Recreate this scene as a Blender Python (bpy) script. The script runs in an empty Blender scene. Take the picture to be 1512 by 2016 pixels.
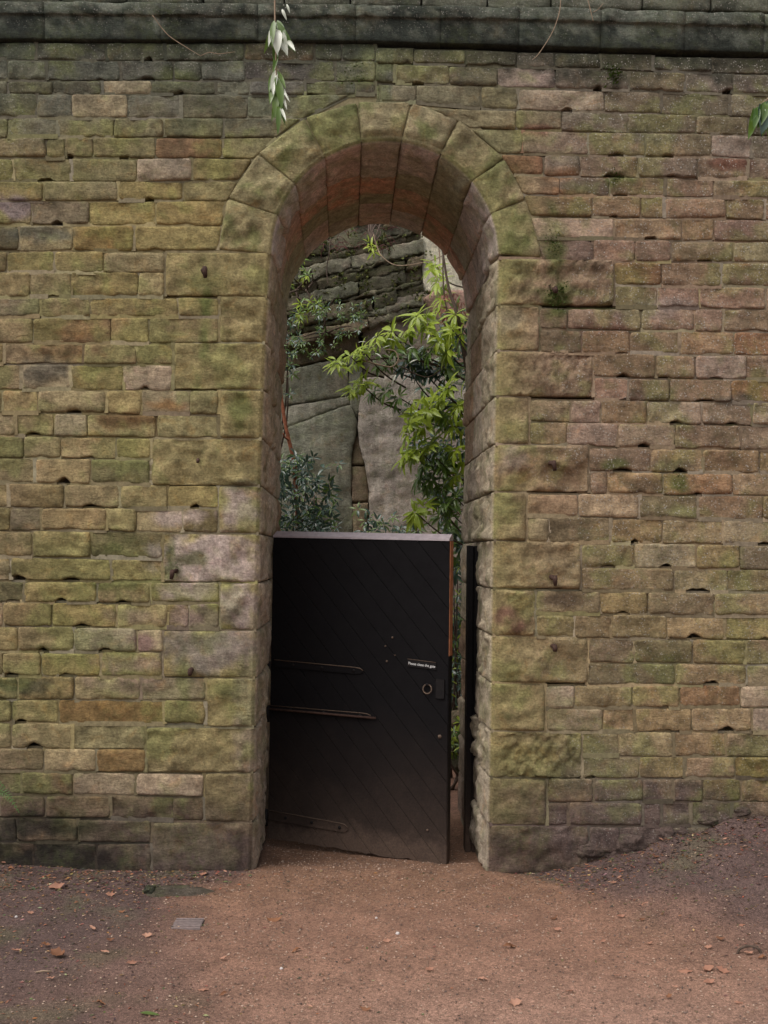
import bpy, bmesh, math, random
from mathutils import Vector, Matrix, noise, geometry

# ------------------------------------------------------------------ camera, sky, sun, exposure
SC = bpy.context.scene
COL = SC.collection
F_PX, CX, CY = 2038.0, 756.0, 1008.0          # focal length and centre in photo pixels
VPX, VPY = 680.0, 1093.0                      # where the wall's normal vanishes
DIST, EYE, ROLL = 5.66, 1.70, math.radians(0.9)
_n = Vector(((VPX - CX) / F_PX, -(VPY - CY) / F_PX, -1)).normalized()
_u = Vector((math.sin(ROLL), math.cos(ROLL), 0))
_z = (_u - _n * _u.dot(_n)).normalized()
_x = _n.cross(_z)
RCW = Matrix((( _x.x, _n.x, _z.x), (_x.y, _n.y, _z.y), (_x.z, _n.z, _z.z)))   # world -> camera
RWC = RCW.transposed()
CAM = Vector((0, -DIST, EYE))
cam = bpy.data.cameras.new('camera')
cam.sensor_fit = 'VERTICAL'; cam.sensor_height = 24.0; cam.sensor_width = 18.0
cam.lens = 24.0 * F_PX / 2016.0
cam.clip_start = 0.05; cam.clip_end = 1500
camo = bpy.data.objects.new('camera', cam); COL.objects.link(camo)
camo.matrix_world = Matrix.Translation(CAM) @ RWC.to_4x4()
SC.camera = camo

SUN_EL, SUN_AZ = math.radians(60), math.radians(236)   # high, from behind the camera's left (azimuth from +Y)
world = bpy.data.worlds.new('World'); SC.world = world; world.use_nodes = True
wn, wl = world.node_tree.nodes, world.node_tree.links
wn.clear()
sky = wn.new('ShaderNodeTexSky'); sky.sky_type = 'NISHITA'; sky.sun_disc = False
sky.sun_elevation = SUN_EL; sky.sun_rotation = SUN_AZ
sky.air_density = 1.0; sky.dust_density = 4.0; sky.ozone_density = 0.6
hs = wn.new('ShaderNodeHueSaturation'); hs.inputs['Saturation'].default_value = 0.28
bg = wn.new('ShaderNodeBackground'); bg.inputs['Strength'].default_value = 0.14
wo = wn.new('ShaderNodeOutputWorld')
wl.new(sky.outputs[0], hs.inputs['Color']); wl.new(hs.outputs[0], bg.inputs[0]); wl.new(bg.outputs[0], wo.inputs[0])
sun = bpy.data.lights.new('sun', 'SUN'); sun.energy = 1.25; sun.angle = math.radians(60); sun.color = (1.0, 0.905, 0.825)
suno = bpy.data.objects.new('sun', sun); COL.objects.link(suno)
_sd = Vector((math.sin(SUN_AZ) * math.cos(SUN_EL), math.cos(SUN_AZ) * math.cos(SUN_EL), math.sin(SUN_EL)))
suno.rotation_euler = _sd.to_track_quat('Z', 'Y').to_euler(); suno.location = (0, -4, 9)
vs = SC.view_settings
vs.view_transform = 'Standard'; vs.look = 'None'; vs.gamma = 1.0; vs.use_curve_mapping = False
vs.exposure = 0.52
try:
    SC.cycles.max_bounces = 6; SC.cycles.diffuse_bounces = 4
except Exception: pass

# ------------------------------------------------------------------ helpers
R = random.Random(11)
def ray(px, py):
    return (RWC @ Vector(((px - CX) / F_PX, -(py - CY) / F_PX, -1))).normalized()
def at(px, py, Y=0.0):
    """photo pixel -> point on the vertical plane at depth Y"""
    d = ray(px, py); return CAM + d * ((Y - CAM.y) / d.y)
def sm(a, b, x):
    t = (x - a) / (b - a); t = 0.0 if t < 0 else 1.0 if t > 1 else t
    return t * t * (3 - 2 * t)
def lerp(a, b, t): return a + (b - a) * t
def mixc(a, b, t): return tuple(a[i] + (b[i] - a[i]) * t for i in range(3))
def pl(pts, y):
    """piecewise linear through (y, x) pairs"""
    if y <= pts[0][0]: return pts[0][1]
    for (y0, x0), (y1, x1) in zip(pts, pts[1:]):
        if y <= y1: return x0 + (x1 - x0) * (y - y0) / (y1 - y0)
    return pts[-1][1]
def tag(o, label=None, cat=None, group=None, kind=None):
    if label: o['label'] = label
    if cat: o['category'] = cat
    if group: o['group'] = group
    if kind: o['kind'] = kind
    return o
def empty(name, loc=(0, 0, 0), label=None, cat=None, group=None):
    o = bpy.data.objects.new(name, None); o.empty_display_size = 0.1; o.location = loc
    COL.objects.link(o); return tag(o, label, cat, group)
class MB:
    """collects vertices, faces and vertex colours, then links them as ONE mesh object"""
    def __init__(s): s.v, s.f, s.c = [], [], []
    def add(s, vs, fs, col=None):
        b = len(s.v); s.v += [tuple(p) for p in vs]; s.f += [tuple(b + i for i in f) for f in fs]
        if col is not None:
            s.c += (col if isinstance(col, list) else [col] * len(vs))
    def mesh(s, name, mat, smooth=True):
        me = bpy.data.meshes.new(name); me.from_pydata(s.v, [], s.f); me.update()
        if s.c:
            a = me.color_attributes.new('tint', 'FLOAT_COLOR', 'POINT')
            a.data.foreach_set('color', [x for c in s.c for x in (c if len(c) == 4 else (*c, 0.0))])
        if smooth: me.polygons.foreach_set('use_smooth', [True] * len(me.polygons))
        me.materials.append(mat); return me
    def build(s, name, mat, parent=None, smooth=True, centre=True):
        o = bpy.data.objects.new(name, None if not s.v else None)
        c = Vector((0, 0, 0))
        if centre and s.v:
            c = Vector([sum(p[i] for p in s.v) / len(s.v) for i in range(3)])
            s.v = [(p[0] - c.x, p[1] - c.y, p[2] - c.z) for p in s.v]
        o = bpy.data.objects.new(name, s.mesh(name, mat, smooth)); COL.objects.link(o)
        if parent is not None:
            o.parent = parent
            p = parent; w = Vector((0, 0, 0))
            while p is not None: w += p.location; p = p.parent
            c = c - w
        o.location = c; return o
def box_to(mb, p0, p1, col=None):
    x0, y0, z0 = p0; x1, y1, z1 = p1
    vs = [(x0,y0,z0),(x1,y0,z0),(x1,y1,z0),(x0,y1,z0),(x0,y0,z1),(x1,y0,z1),(x1,y1,z1),(x0,y1,z1)]
    mb.add(vs, [(0,3,2,1),(4,5,6,7),(0,1,5,4),(1,2,6,5),(2,3,7,6),(3,0,4,7)], col)
def tube(mb, pts, rad, n=6, col=None, wob=0.0):
    pts = [Vector(p) for p in pts]; vs, fs = [], []
    for i, p in enumerate(pts):
        t = (pts[min(i + 1, len(pts) - 1)] - pts[max(i - 1, 0)]).normalized()
        a = t.cross(Vector((0.3, 0.9, 0.2)) if abs(t.y) < 0.9 else Vector((1, 0, 0))).normalized(); b = t.cross(a)
        r = rad[i] if isinstance(rad, (list, tuple)) else rad
        for k in range(n):
            th = 2 * math.pi * k / n
            rr = r * (1 + wob * noise.noise(p * 30 + Vector((k * 3.1, 0, 0))))
            vs.append(p + (a * math.cos(th) + b * math.sin(th)) * rr)
    for i in range(len(pts) - 1):
        for k in range(n):
            fs.append((i*n+k, i*n+(k+1)%n, (i+1)*n+(k+1)%n, (i+1)*n+k))
    fs.append(tuple(reversed(range(n)))); fs.append(tuple((len(pts)-1)*n + k for k in range(n)))
    mb.add(vs, fs, col)
def smooth_path(pts, k=6):
    pts = [Vector(p) for p in pts]; out = []
    for i in range(len(pts) - 1):
        p0, p1, p2, p3 = pts[max(i-1,0)], pts[i], pts[i+1], pts[min(i+2,len(pts)-1)]
        for j in range(k):
            t = j / k
            out.append(0.5*((2*p1)+(p2-p0)*t+(2*p0-5*p1+4*p2-p3)*t*t+(3*p1-p0-3*p2+p3)*t*t*t))
    out.append(pts[-1]); return out

# ------------------------------------------------------------------ materials
def mat(name):
    m = bpy.data.materials.new(name); m.use_nodes = True
    nt = m.node_tree; b = nt.nodes['Principled BSDF']
    return m, nt.nodes, nt.links, b
def N(nodes, t, **kw):
    n = nodes.new(t)
    for k, v in kw.items():
        if k in n.inputs: n.inputs[k].default_value = v
        else: setattr(n, k, v)
    return n
def mixrgb(nd, lk, typ, fac, a, b):
    n = nd.new('ShaderNodeMix'); n.data_type = 'RGBA'; n.blend_type = typ
    for sock, v in ((n.inputs[0], fac), (n.inputs[6], a), (n.inputs[7], b)):
        if hasattr(v, 'default_value') or hasattr(v, 'links'): lk.new(v, sock)
        else: sock.default_value = v if not isinstance(v, tuple) or len(v) == 4 else (*v, 1)
    return n.outputs[2]
def ramp(nd, lk, src, stops):
    r = nd.new('ShaderNodeValToRGB'); lk.new(src, r.inputs[0])
    e = r.color_ramp.elements
    while len(e) < len(stops): e.new(0.5)
    for i, (p, c) in enumerate(stops):
        e[i].position = p; e[i].color = (c, c, c, 1) if not isinstance(c, tuple) else (*c, 1)
    return r.outputs[0]
def noisetex(nd, lk, scale, detail=4, rough=0.6, vec=None, dist=0.0):
    n = nd.new('ShaderNodeTexNoise'); n.inputs['Scale'].default_value = scale
    n.inputs['Detail'].default_value = detail; n.inputs['Roughness'].default_value = rough
    n.inputs['Distortion'].default_value = dist
    if vec is not None: lk.new(vec, n.inputs['Vector'])
    return n.outputs['Fac']
def math_(nd, lk, op, a, b=None, clamp=False):
    n = nd.new('ShaderNodeMath'); n.operation = op; n.use_clamp = clamp
    for s, v in ((n.inputs[0], a), (n.inputs[1], b)):
        if v is None: continue
        if isinstance(v, (int, float)): s.default_value = v
        else: lk.new(v, s)
    return n.outputs[0]
def bump(nd, lk, b, h, strength, dist, prev=None):
    n = nd.new('ShaderNodeBump'); n.inputs['Strength'].default_value = strength; n.inputs['Distance'].default_value = dist
    lk.new(h, n.inputs['Height'])
    if prev is not None: lk.new(prev, n.inputs['Normal'])
    lk.new(n.outputs[0], b.inputs['Normal']); return n.outputs[0]

def stone_mat(name, lo=0.62, hi=1.32, bumpd=0.006, streak=False, specks=True, moss=(0.125, 0.15, 0.05), moss_amt=0.30):
    m, nd, lk, b = mat(name)
    at_ = N(nd, 'ShaderNodeVertexColor', layer_name='tint')
    g = nd.new('ShaderNodeNewGeometry').outputs['Position']
    c = at_.outputs['Color']
    n1 = noisetex(nd, lk, 14, 5, 0.65, g); n2 = noisetex(nd, lk, 85, 4, 0.7, g); n3 = noisetex(nd, lk, 3.2, 4, 0.6, g)
    v1 = ramp(nd, lk, n1, [(0.30, lo * 1.08), (0.70, hi * 0.95)]); v2 = ramp(nd, lk, n2, [(0.28, 0.66), (0.72, 1.32)])
    c = mixrgb(nd, lk, 'MULTIPLY', 1.0, c, v1); c = mixrgb(nd, lk, 'MULTIPLY', 1.0, c, v2)
    c = mixrgb(nd, lk, 'MULTIPLY', 1.0, c, ramp(nd, lk, noisetex(nd, lk, 36, 5, 0.75, g), [(0.32, 0.78), (0.68, 1.24)]))
    # bare pinkish patches where the algae has not taken
    c = mixrgb(nd, lk, 'MIX', ramp(nd, lk, noisetex(nd, lk, 6.5, 6, 0.72, g, 0.4), [(0.54, 0.0), (0.70, 0.5)]), c, mixrgb(nd, lk, 'MULTIPLY', 1.0, c, (1.18, 1.02, 1.12)))
    if streak:
        ms = nd.new('ShaderNodeMapping'); ms.inputs['Scale'].default_value = (5, 5, 0.55); lk.new(g, ms.inputs[0])
        c = mixrgb(nd, lk, 'MULTIPLY', 1.0, c, ramp(nd, lk, noisetex(nd, lk, 2.2, 6, 0.7, ms.outputs[0]), [(0.34, 0.74), (0.62, 1.12)]))
    # warm / rusty veins
    n4 = noisetex(nd, lk, 8.5, 5, 0.7, g, 0.6)
    c = mixrgb(nd, lk, 'MULTIPLY', ramp(nd, lk, n4, [(0.55, 0.0), (0.72, 0.55)]), c, (1.12, 0.84, 0.6))
    # algae / moss film where the two noises agree
    mm = math_(nd, lk, 'MULTIPLY', ramp(nd, lk, n3, [(0.45, 0.0), (0.64, 1.0)]), ramp(nd, lk, noisetex(nd, lk, 30, 6, 0.75, g), [(0.4, 0.0), (0.62, 1.0)]))
    mm = math_(nd, lk, 'MULTIPLY', mm, moss_amt)
    c = mixrgb(nd, lk, 'MIX', mm, c, moss)
    if specks:
        vo = nd.new('ShaderNodeTexVoronoi'); vo.inputs['Scale'].default_value = 72; lk.new(g, vo.inputs['Vector'])
        dd = math_(nd, lk, 'ADD', vo.outputs['Distance'], math_(nd, lk, 'MULTIPLY', math_(nd, lk, 'SUBTRACT', noisetex(nd, lk, 110, 3, 0.6, g), 0.5), 0.9))
        sp = ramp(nd, lk, dd, [(0.12, 1.0), (0.30, 0.0)])
        gate = ramp(nd, lk, noisetex(nd, lk, 19, 3, 0.6, g), [(0.40, 0.0), (0.56, 1.0)])
        f = math_(nd, lk, 'MULTIPLY', math_(nd, lk, 'MULTIPLY', sp, gate), at_.outputs['Alpha'], True)
        c = mixrgb(nd, lk, 'MIX', f, c, (0.44, 0.41, 0.36))
    lk.new(c, b.inputs['Base Color']); b.inputs['Roughness'].default_value = 0.93
    b.inputs['Specular IOR Level'].default_value = 0.25
    h1 = noisetex(nd, lk, 38, 6, 0.7, g); h2 = noisetex(nd, lk, 170, 3, 0.6, g)
    mpg = nd.new('ShaderNodeMapping'); mpg.inputs['Scale'].default_value = (1, 1, 3.2); lk.new(g, mpg.inputs[0])
    wv = nd.new('ShaderNodeTexNoise'); wv.inputs['Scale'].default_value = 22; lk.new(g, wv.inputs['Vector'])
    va = nd.new('ShaderNodeVectorMath'); va.operation = 'MULTIPLY_ADD'; lk.new(wv.outputs['Color'], va.inputs[0]); va.inputs[1].default_value = (0.05, 0.05, 0.05); lk.new(mpg.outputs[0], va.inputs[2])
    cell = nd.new('ShaderNodeTexVoronoi'); cell.inputs['Scale'].default_value = 26; lk.new(va.outputs[0], cell.inputs['Vector'])
    chip = nd.new('ShaderNodeSeparateColor'); lk.new(cell.outputs['Color'], chip.inputs[0])
    pv = bump(nd, lk, b, chip.outputs[0], 0.55, bumpd * 0.6)
    pv = bump(nd, lk, b, noisetex(nd, lk, 17, 9, 0.78, mpg.outputs[0], 0.3), 0.9, bumpd * 2.2, pv); pv = bump(nd, lk, b, h1, 0.9, bumpd * 1.5, pv); bump(nd, lk, b, h2, 0.8, bumpd * 0.5, pv)
    return m
M_STONE = stone_mat('weathered_sandstone')
M_ROCK = stone_mat('quarry_rock', 0.66, 1.25, 0.010, streak=True, specks=True, moss_amt=0.35)
def plain(name, col, rough=0.9, var=0.35, scale=25, bumpd=0.004, spec=0.25, metal=0.0):
    m, nd, lk, b = mat(name)
    tc = nd.new('ShaderNodeNewGeometry').outputs['Position']
    n1 = noisetex(nd, lk, scale, 5, 0.65, tc)
    c = mixrgb(nd, lk, 'MULTIPLY', 1.0, (*col, 1), ramp(nd, lk, n1, [(0.25, 1 - var), (0.75, 1 + var)]))
    lk.new(c, b.inputs['Base Color']); b.inputs['Roughness'].default_value = rough
    b.inputs['Specular IOR Level'].default_value = spec; b.inputs['Metallic'].default_value = metal
    bump(nd, lk, b, noisetex(nd, lk, scale * 4, 4, 0.6, tc), 0.6, bumpd); return m
def tinted(name, rough=0.9, var=0.3, scale=40, bumpd=0.003, spec=0.25):
    m, nd, lk, b = mat(name)
    a = N(nd, 'ShaderNodeVertexColor', layer_name='tint').outputs['Color']
    tc = nd.new('ShaderNodeNewGeometry').outputs['Position']
    c = mixrgb(nd, lk, 'MULTIPLY', 1.0, a, ramp(nd, lk, noisetex(nd, lk, scale, 5, 0.7, tc), [(0.25, 1 - var), (0.75, 1 + var)]))
    lk.new(c, b.inputs['Base Color']); b.inputs['Roughness'].default_value = rough; b.inputs['Specular IOR Level'].default_value = spec
    bump(nd, lk, b, noisetex(nd, lk, scale * 3, 4, 0.6, tc), 0.6, bumpd); return m
M_MORTAR = tinted('lime_mortar', 0.95, 0.4, 40)
M_CORE = plain('wall_rubble_core', (0.20, 0.165, 0.115))
M_IRON = plain('rusty_iron', (0.055, 0.030, 0.022), 0.8, 0.6, 60, 0.002)
M_BLACKIRON = plain('black_painted_iron', (0.009, 0.0072, 0.0072), 0.7, 0.5, 60, 0.001, 0.2)
M_BRONZE = plain('worn_iron_and_highlight', (0.105, 0.07, 0.048), 0.7, 0.5, 70, 0.001, 0.4)  # worn iron, also the painted highlight along the strap edges
M_BARK = plain('bark', (0.085, 0.06, 0.045), 0.95, 0.5, 60, 0.004)
M_REDBARK = plain('peeling_red_bark', (0.26, 0.095, 0.05), 0.85, 0.45, 30, 0.004)
M_TWIG = plain('pale_dry_twig', (0.30, 0.22, 0.15), 0.9, 0.3, 50, 0.001)
M_STEEL = plain('galvanised_grate', (0.22, 0.175, 0.165), 0.85, 0.3, 60, 0.001, 0.4)
M_PIT = plain('dark_drain_pit', (0.05, 0.036, 0.032))
M_SIGNW = plain('white_lettering', (0.75, 0.74, 0.72), 0.6, 0.05, 20, 0.0002)
M_CAP = plain('lit_door_cap', (0.30, 0.25, 0.26), 0.35, 0.25, 35, 0.001, 0.5)
M_EDGE = plain('worn_orange_door_edge', (0.27, 0.105, 0.05), 0.8, 0.35, 30, 0.002)
M_MOSS = tinted('moss', 0.95, 0.35, 90, 0.003)
M_LITTER = tinted('leaf_litter_scraps', 0.85, 0.35, 60, 0.002)
M_GRAVEL = tinted('path_gravel_grains', 0.85, 0.25, 80, 0.001)

# black door paint, dusted with splashed mud towards the foot
M_DOOR, nd, lk, b = mat('black_door_paint')
tc = nd.new('ShaderNodeNewGeometry').outputs['Position']
sx = nd.new('ShaderNodeSeparateXYZ'); lk.new(tc, sx.inputs[0])
mp = nd.new('ShaderNodeMapping'); mp.inputs['Rotation'].default_value = (0, math.radians(48), math.radians(24)); mp.inputs['Scale'].default_value = (2, 30, 30); lk.new(tc, mp.inputs[0])
grain = noisetex(nd, lk, 6, 5, 0.7, mp.outputs[0])
c = mixrgb(nd, lk, 'MIX', ramp(nd, lk, grain, [(0.3, 0.0), (0.8, 1.0)]), (0.0045, 0.004, 0.0045), (0.009, 0.0078, 0.0085))
zz = math_(nd, lk, 'ADD', sx.outputs['Z'], math_(nd, lk, 'MULTIPLY', math_(nd, lk, 'SUBTRACT', noisetex(nd, lk, 4, 5, 0.7, tc), 0.5), 0.5))
mud = ramp(nd, lk, zz, [(0.0, 0.66), (0.12, 0.26), (0.40, 0.09), (0.8, 0.0)])
mud = math_(nd, lk, 'MULTIPLY', mud, ramp(nd, lk, noisetex(nd, lk, 90, 5, 0.8, tc), [(0.3, 0.45), (0.7, 1.0)]))
c = mixrgb(nd, lk, 'MIX', mud, c, (0.17, 0.115, 0.085))
scuf = ramp(nd, lk, noisetex(nd, lk, 55, 6, 0.8, mp.outputs[0], 0.5), [(0.60, 0.0), (0.72, 0.5)])
scuf = math_(nd, lk, 'MULTIPLY', scuf, ramp(nd, lk, noisetex(nd, lk, 5, 3, 0.6, tc), [(0.45, 0.0), (0.65, 0.35)]))
c = mixrgb(nd, lk, 'MIX', scuf, c, (0.12, 0.085, 0.065))
lk.new(c, b.inputs['Base Color']); b.inputs['Specular IOR Level'].default_value = 0.12
lk.new(ramp(nd, lk, noisetex(nd, lk, 12, 4, 0.6, tc), [(0.3, 0.6), (0.7, 0.85)]), b.inputs['Roughness'])
bump(nd, lk, b, grain, 0.5, 0.003)

def ground_mat():
    m, nd, lk, b = mat('earth_and_path')
    a = N(nd, 'ShaderNodeVertexColor', layer_name='tint').outputs['Color']
    g = nd.new('ShaderNodeNewGeometry').outputs['Position']
    c = mixrgb(nd, lk, 'MULTIPLY', 1.0, a, ramp(nd, lk, noisetex(nd, lk, 5, 6, 0.7, g), [(0.3, 0.72), (0.7, 1.25)]))
    c = mixrgb(nd, lk, 'MULTIPLY', 1.0, c, ramp(nd, lk, noisetex(nd, lk, 60, 5, 0.75, g), [(0.28, 0.48), (0.72, 1.48)]))
    c = mixrgb(nd, lk, 'MULTIPLY', 1.0, c, ramp(nd, lk, noisetex(nd, lk, 170, 3, 0.7, g), [(0.30, 0.42), (0.70, 1.62)]))
    vo = nd.new('ShaderNodeTexVoronoi'); vo.inputs['Scale'].default_value = 75; lk.new(g, vo.inputs['Vector'])
    sp = math_(nd, lk, 'MULTIPLY', ramp(nd, lk, vo.outputs['Distance'], [(0.10, 1.0), (0.22, 0.0)]), ramp(nd, lk, noisetex(nd, lk, 33, 3, 0.6, g), [(0.52, 0.0), (0.6, 0.8)]))
    c = mixrgb(nd, lk, 'MIX', sp, c, (0.29, 0.195, 0.135))
    lk.new(c, b.inputs['Base Color']); b.inputs['Roughness'].default_value = 0.92; b.inputs['Specular IOR Level'].default_value = 0.25
    pv = bump(nd, lk, b, noisetex(nd, lk, 45, 6, 0.75, g), 0.9, 0.008); bump(nd, lk, b, noisetex(nd, lk, 210, 3, 0.7, g), 0.7, 0.003, pv)
    return m
M_GROUND = ground_mat()

def leaf_mat(name, c0, c1, under, trans=0.35, rough=0.35, spec=0.5):
    m, nd, lk, b = mat(name)
    oi = nd.new('ShaderNodeObjectInfo').outputs['Random']
    g = nd.new('ShaderNodeNewGeometry')
    n1 = noisetex(nd, lk, 7, 3, 0.6, g.outputs['Position'])
    f = math_(nd, lk, 'ADD', math_(nd, lk, 'MULTIPLY', oi, 0.6), math_(nd, lk, 'MULTIPLY', ramp(nd, lk, n1, [(0.3, 0.0), (0.7, 1.0)]), 0.5), True)
    c = mixrgb(nd, lk, 'MIX', f, (*c0, 1), (*c1, 1))
    c = mixrgb(nd, lk, 'MIX', math_(nd, lk, 'MULTIPLY', g.outputs['Backfacing'], 0.75), c, (*under, 1))
    lk.new(c, b.inputs['Base Color']); b.inputs['Roughness'].default_value = rough; b.inputs['Specular IOR Level'].default_value = spec
    t = nd.new('ShaderNodeBsdfTranslucent'); lk.new(c, t.inputs[0])
    mx = nd.new('ShaderNodeMixShader'); mx.inputs[0].default_value = trans
    lk.new(b.outputs[0], mx.inputs[1]); lk.new(t.outputs[0], mx.inputs[2])
    lk.new(mx.outputs[0], nd['Material Output'].inputs['Surface']); return m
M_LEAF_Y = leaf_mat('bright_rhododendron_leaf', (0.29, 0.40, 0.03), (0.46, 0.56, 0.065), (0.36, 0.42, 0.14), 0.46, 0.33)
M_LEAF_G = leaf_mat('green_rhododendron_leaf', (0.06, 0.13, 0.024), (0.14, 0.22, 0.035), (0.15, 0.20, 0.08), 0.3, 0.3)
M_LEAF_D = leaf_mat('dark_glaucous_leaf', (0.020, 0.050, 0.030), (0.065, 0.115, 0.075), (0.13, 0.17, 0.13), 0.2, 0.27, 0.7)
M_LEAF_W = leaf_mat('painted_gloss_leaf', (0.42, 0.46, 0.36), (0.62, 0.63, 0.52), (0.30, 0.36, 0.22), 0.3, 0.25, 0.8)  # bright reflections on the leaves put into a near-white colour
M_LEAF_R = leaf_mat('dead_reddish_leaf', (0.20, 0.07, 0.05), (0.34, 0.14, 0.11), (0.3, 0.12, 0.09), 0.25, 0.6, 0.2)
M_FERN = leaf_mat('fern_green', (0.07, 0.17, 0.04), (0.12, 0.24, 0.06), (0.09, 0.18, 0.05), 0.35, 0.5, 0.3)
M_FALL_O = leaf_mat('orange_fallen_leaf', (0.25, 0.115, 0.075), (0.42, 0.235, 0.16), (0.32, 0.17, 0.115), 0.12, 0.7, 0.2)
M_FALL_B = leaf_mat('brown_fallen_leaf', (0.13, 0.06, 0.035), (0.24, 0.11, 0.055), (0.18, 0.09, 0.05), 0.1, 0.7, 0.2)
M_GRASS = leaf_mat('grass_blade', (0.05, 0.10, 0.02), (0.11, 0.16, 0.04), (0.08, 0.13, 0.03), 0.3, 0.5, 0.3)

# ------------------------------------------------------------------ the ground
def gz(x, y):
    bank = (0.31 + 0.05 * noise.fractal(Vector((x * 4, y * 4, 1.7)), 1.0, 2.0, 3)) * max(0.0, min(1.4, (x - 1.12) / 1.16)) * (sm(-1.25, -0.02, y) if y < 0 else 1.0)
    left = 0.035 * sm(-1.0, -2.0, x) * sm(-0.8, 0, y)
    door = -0.075 * sm(-0.05, 0.55, y) * (1 if abs(x - 0.15) < 3 else 0)
    far = math.hypot(x, y + 2)
    n = noise.fractal(Vector((x * 1.3, y * 1.3, 3.1)), 1.0, 2.0, 4) * 0.014
    n += noise.fractal(Vector((x * 11, y * 11, 8.2)), 1.0, 2.1, 3) * 0.006 * (1.0 if far < 9 else 0.0)
    hill = 0.0 if far < 14 else min(6.0, (far - 14) * 0.02)
    return bank + left + door + n + hill
def path_mask(x, y):
    w = noise.fractal(Vector((x * 1.7, y * 1.7, 0.5)), 1.0, 2.0, 5) * 0.30
    if y > -0.05: return sm(-0.55, -0.4, x) * sm(1.0, 0.8, x) if y < 1.6 else sm(-1.2, 0.1, x + w)
    l = lerp(-0.50, -0.42, min(1, -y / 2.2)); r = lerp(0.85, 2.7, min(1, -y / 2.6))
    ww = lerp(0.14, 0.95, min(1, -y / 1.2)); 
    return sm(l - ww, l + ww * 0.55, x + w) * sm(r + ww, r - ww * 0.6, x + w)
SOIL, PATH = (0.092, 0.060, 0.053), (0.222, 0.124, 0.085)
def gcol(x, y):
    m = path_mask(x, y)
    c = mixc(SOIL, PATH, m)
    # trodden sandy grit nearer the camera is paler, earth in the doorway darker, more orange-brown
    grit = sm(-0.9, -2.3, y) * sm(-0.9, 0.5, x)
    c = mixc(c, (0.275, 0.175, 0.135), grit * 0.7)
    if -0.9 < y < 1.5: c = mixc(c, (0.175, 0.098, 0.058), 0.6 * m * sm(-0.9, -0.1, y))
    moss = noise.fractal(Vector((x * 2.6, y * 2.6, 7)), 1.0, 2.0, 4)
    c = mixc(c, (0.085, 0.085, 0.045), 0.5 * (1 - m) * sm(0.1, 0.6, moss))
    return c
def axis(lo, hi, flo, fhi, step):
    a = []; x = flo
    while x <= fhi: a.append(x); x += step
    s = step; x = fhi
    while x < hi: s *= 1.35; x += s; a.append(min(x, hi))
    s = step; x = flo; pre = []
    while x > lo: s *= 1.35; x -= s; pre.append(max(x, lo))
    return pre[::-1] + a
gx, gy = axis(-300, 300, -2.6, 2.9, 0.028), axis(-300, 300, -2.6, 0.9, 0.028)
mb = MB(); vv, cc = [], []
for y in gy:
    for x in gx:
        vv.append((x, y, gz(x, y))); cc.append(gcol(x, y))
nx = len(gx)
mb.add(vv, [(j*nx+i, j*nx+i+1, (j+1)*nx+i+1, (j+1)*nx+i) for j in range(len(gy)-1) for i in range(nx-1)], cc)
ground = tag(mb.build('ground', M_GROUND, centre=False), 'bare earth and sandy path in front of the wall', None, None, 'structure')

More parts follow.
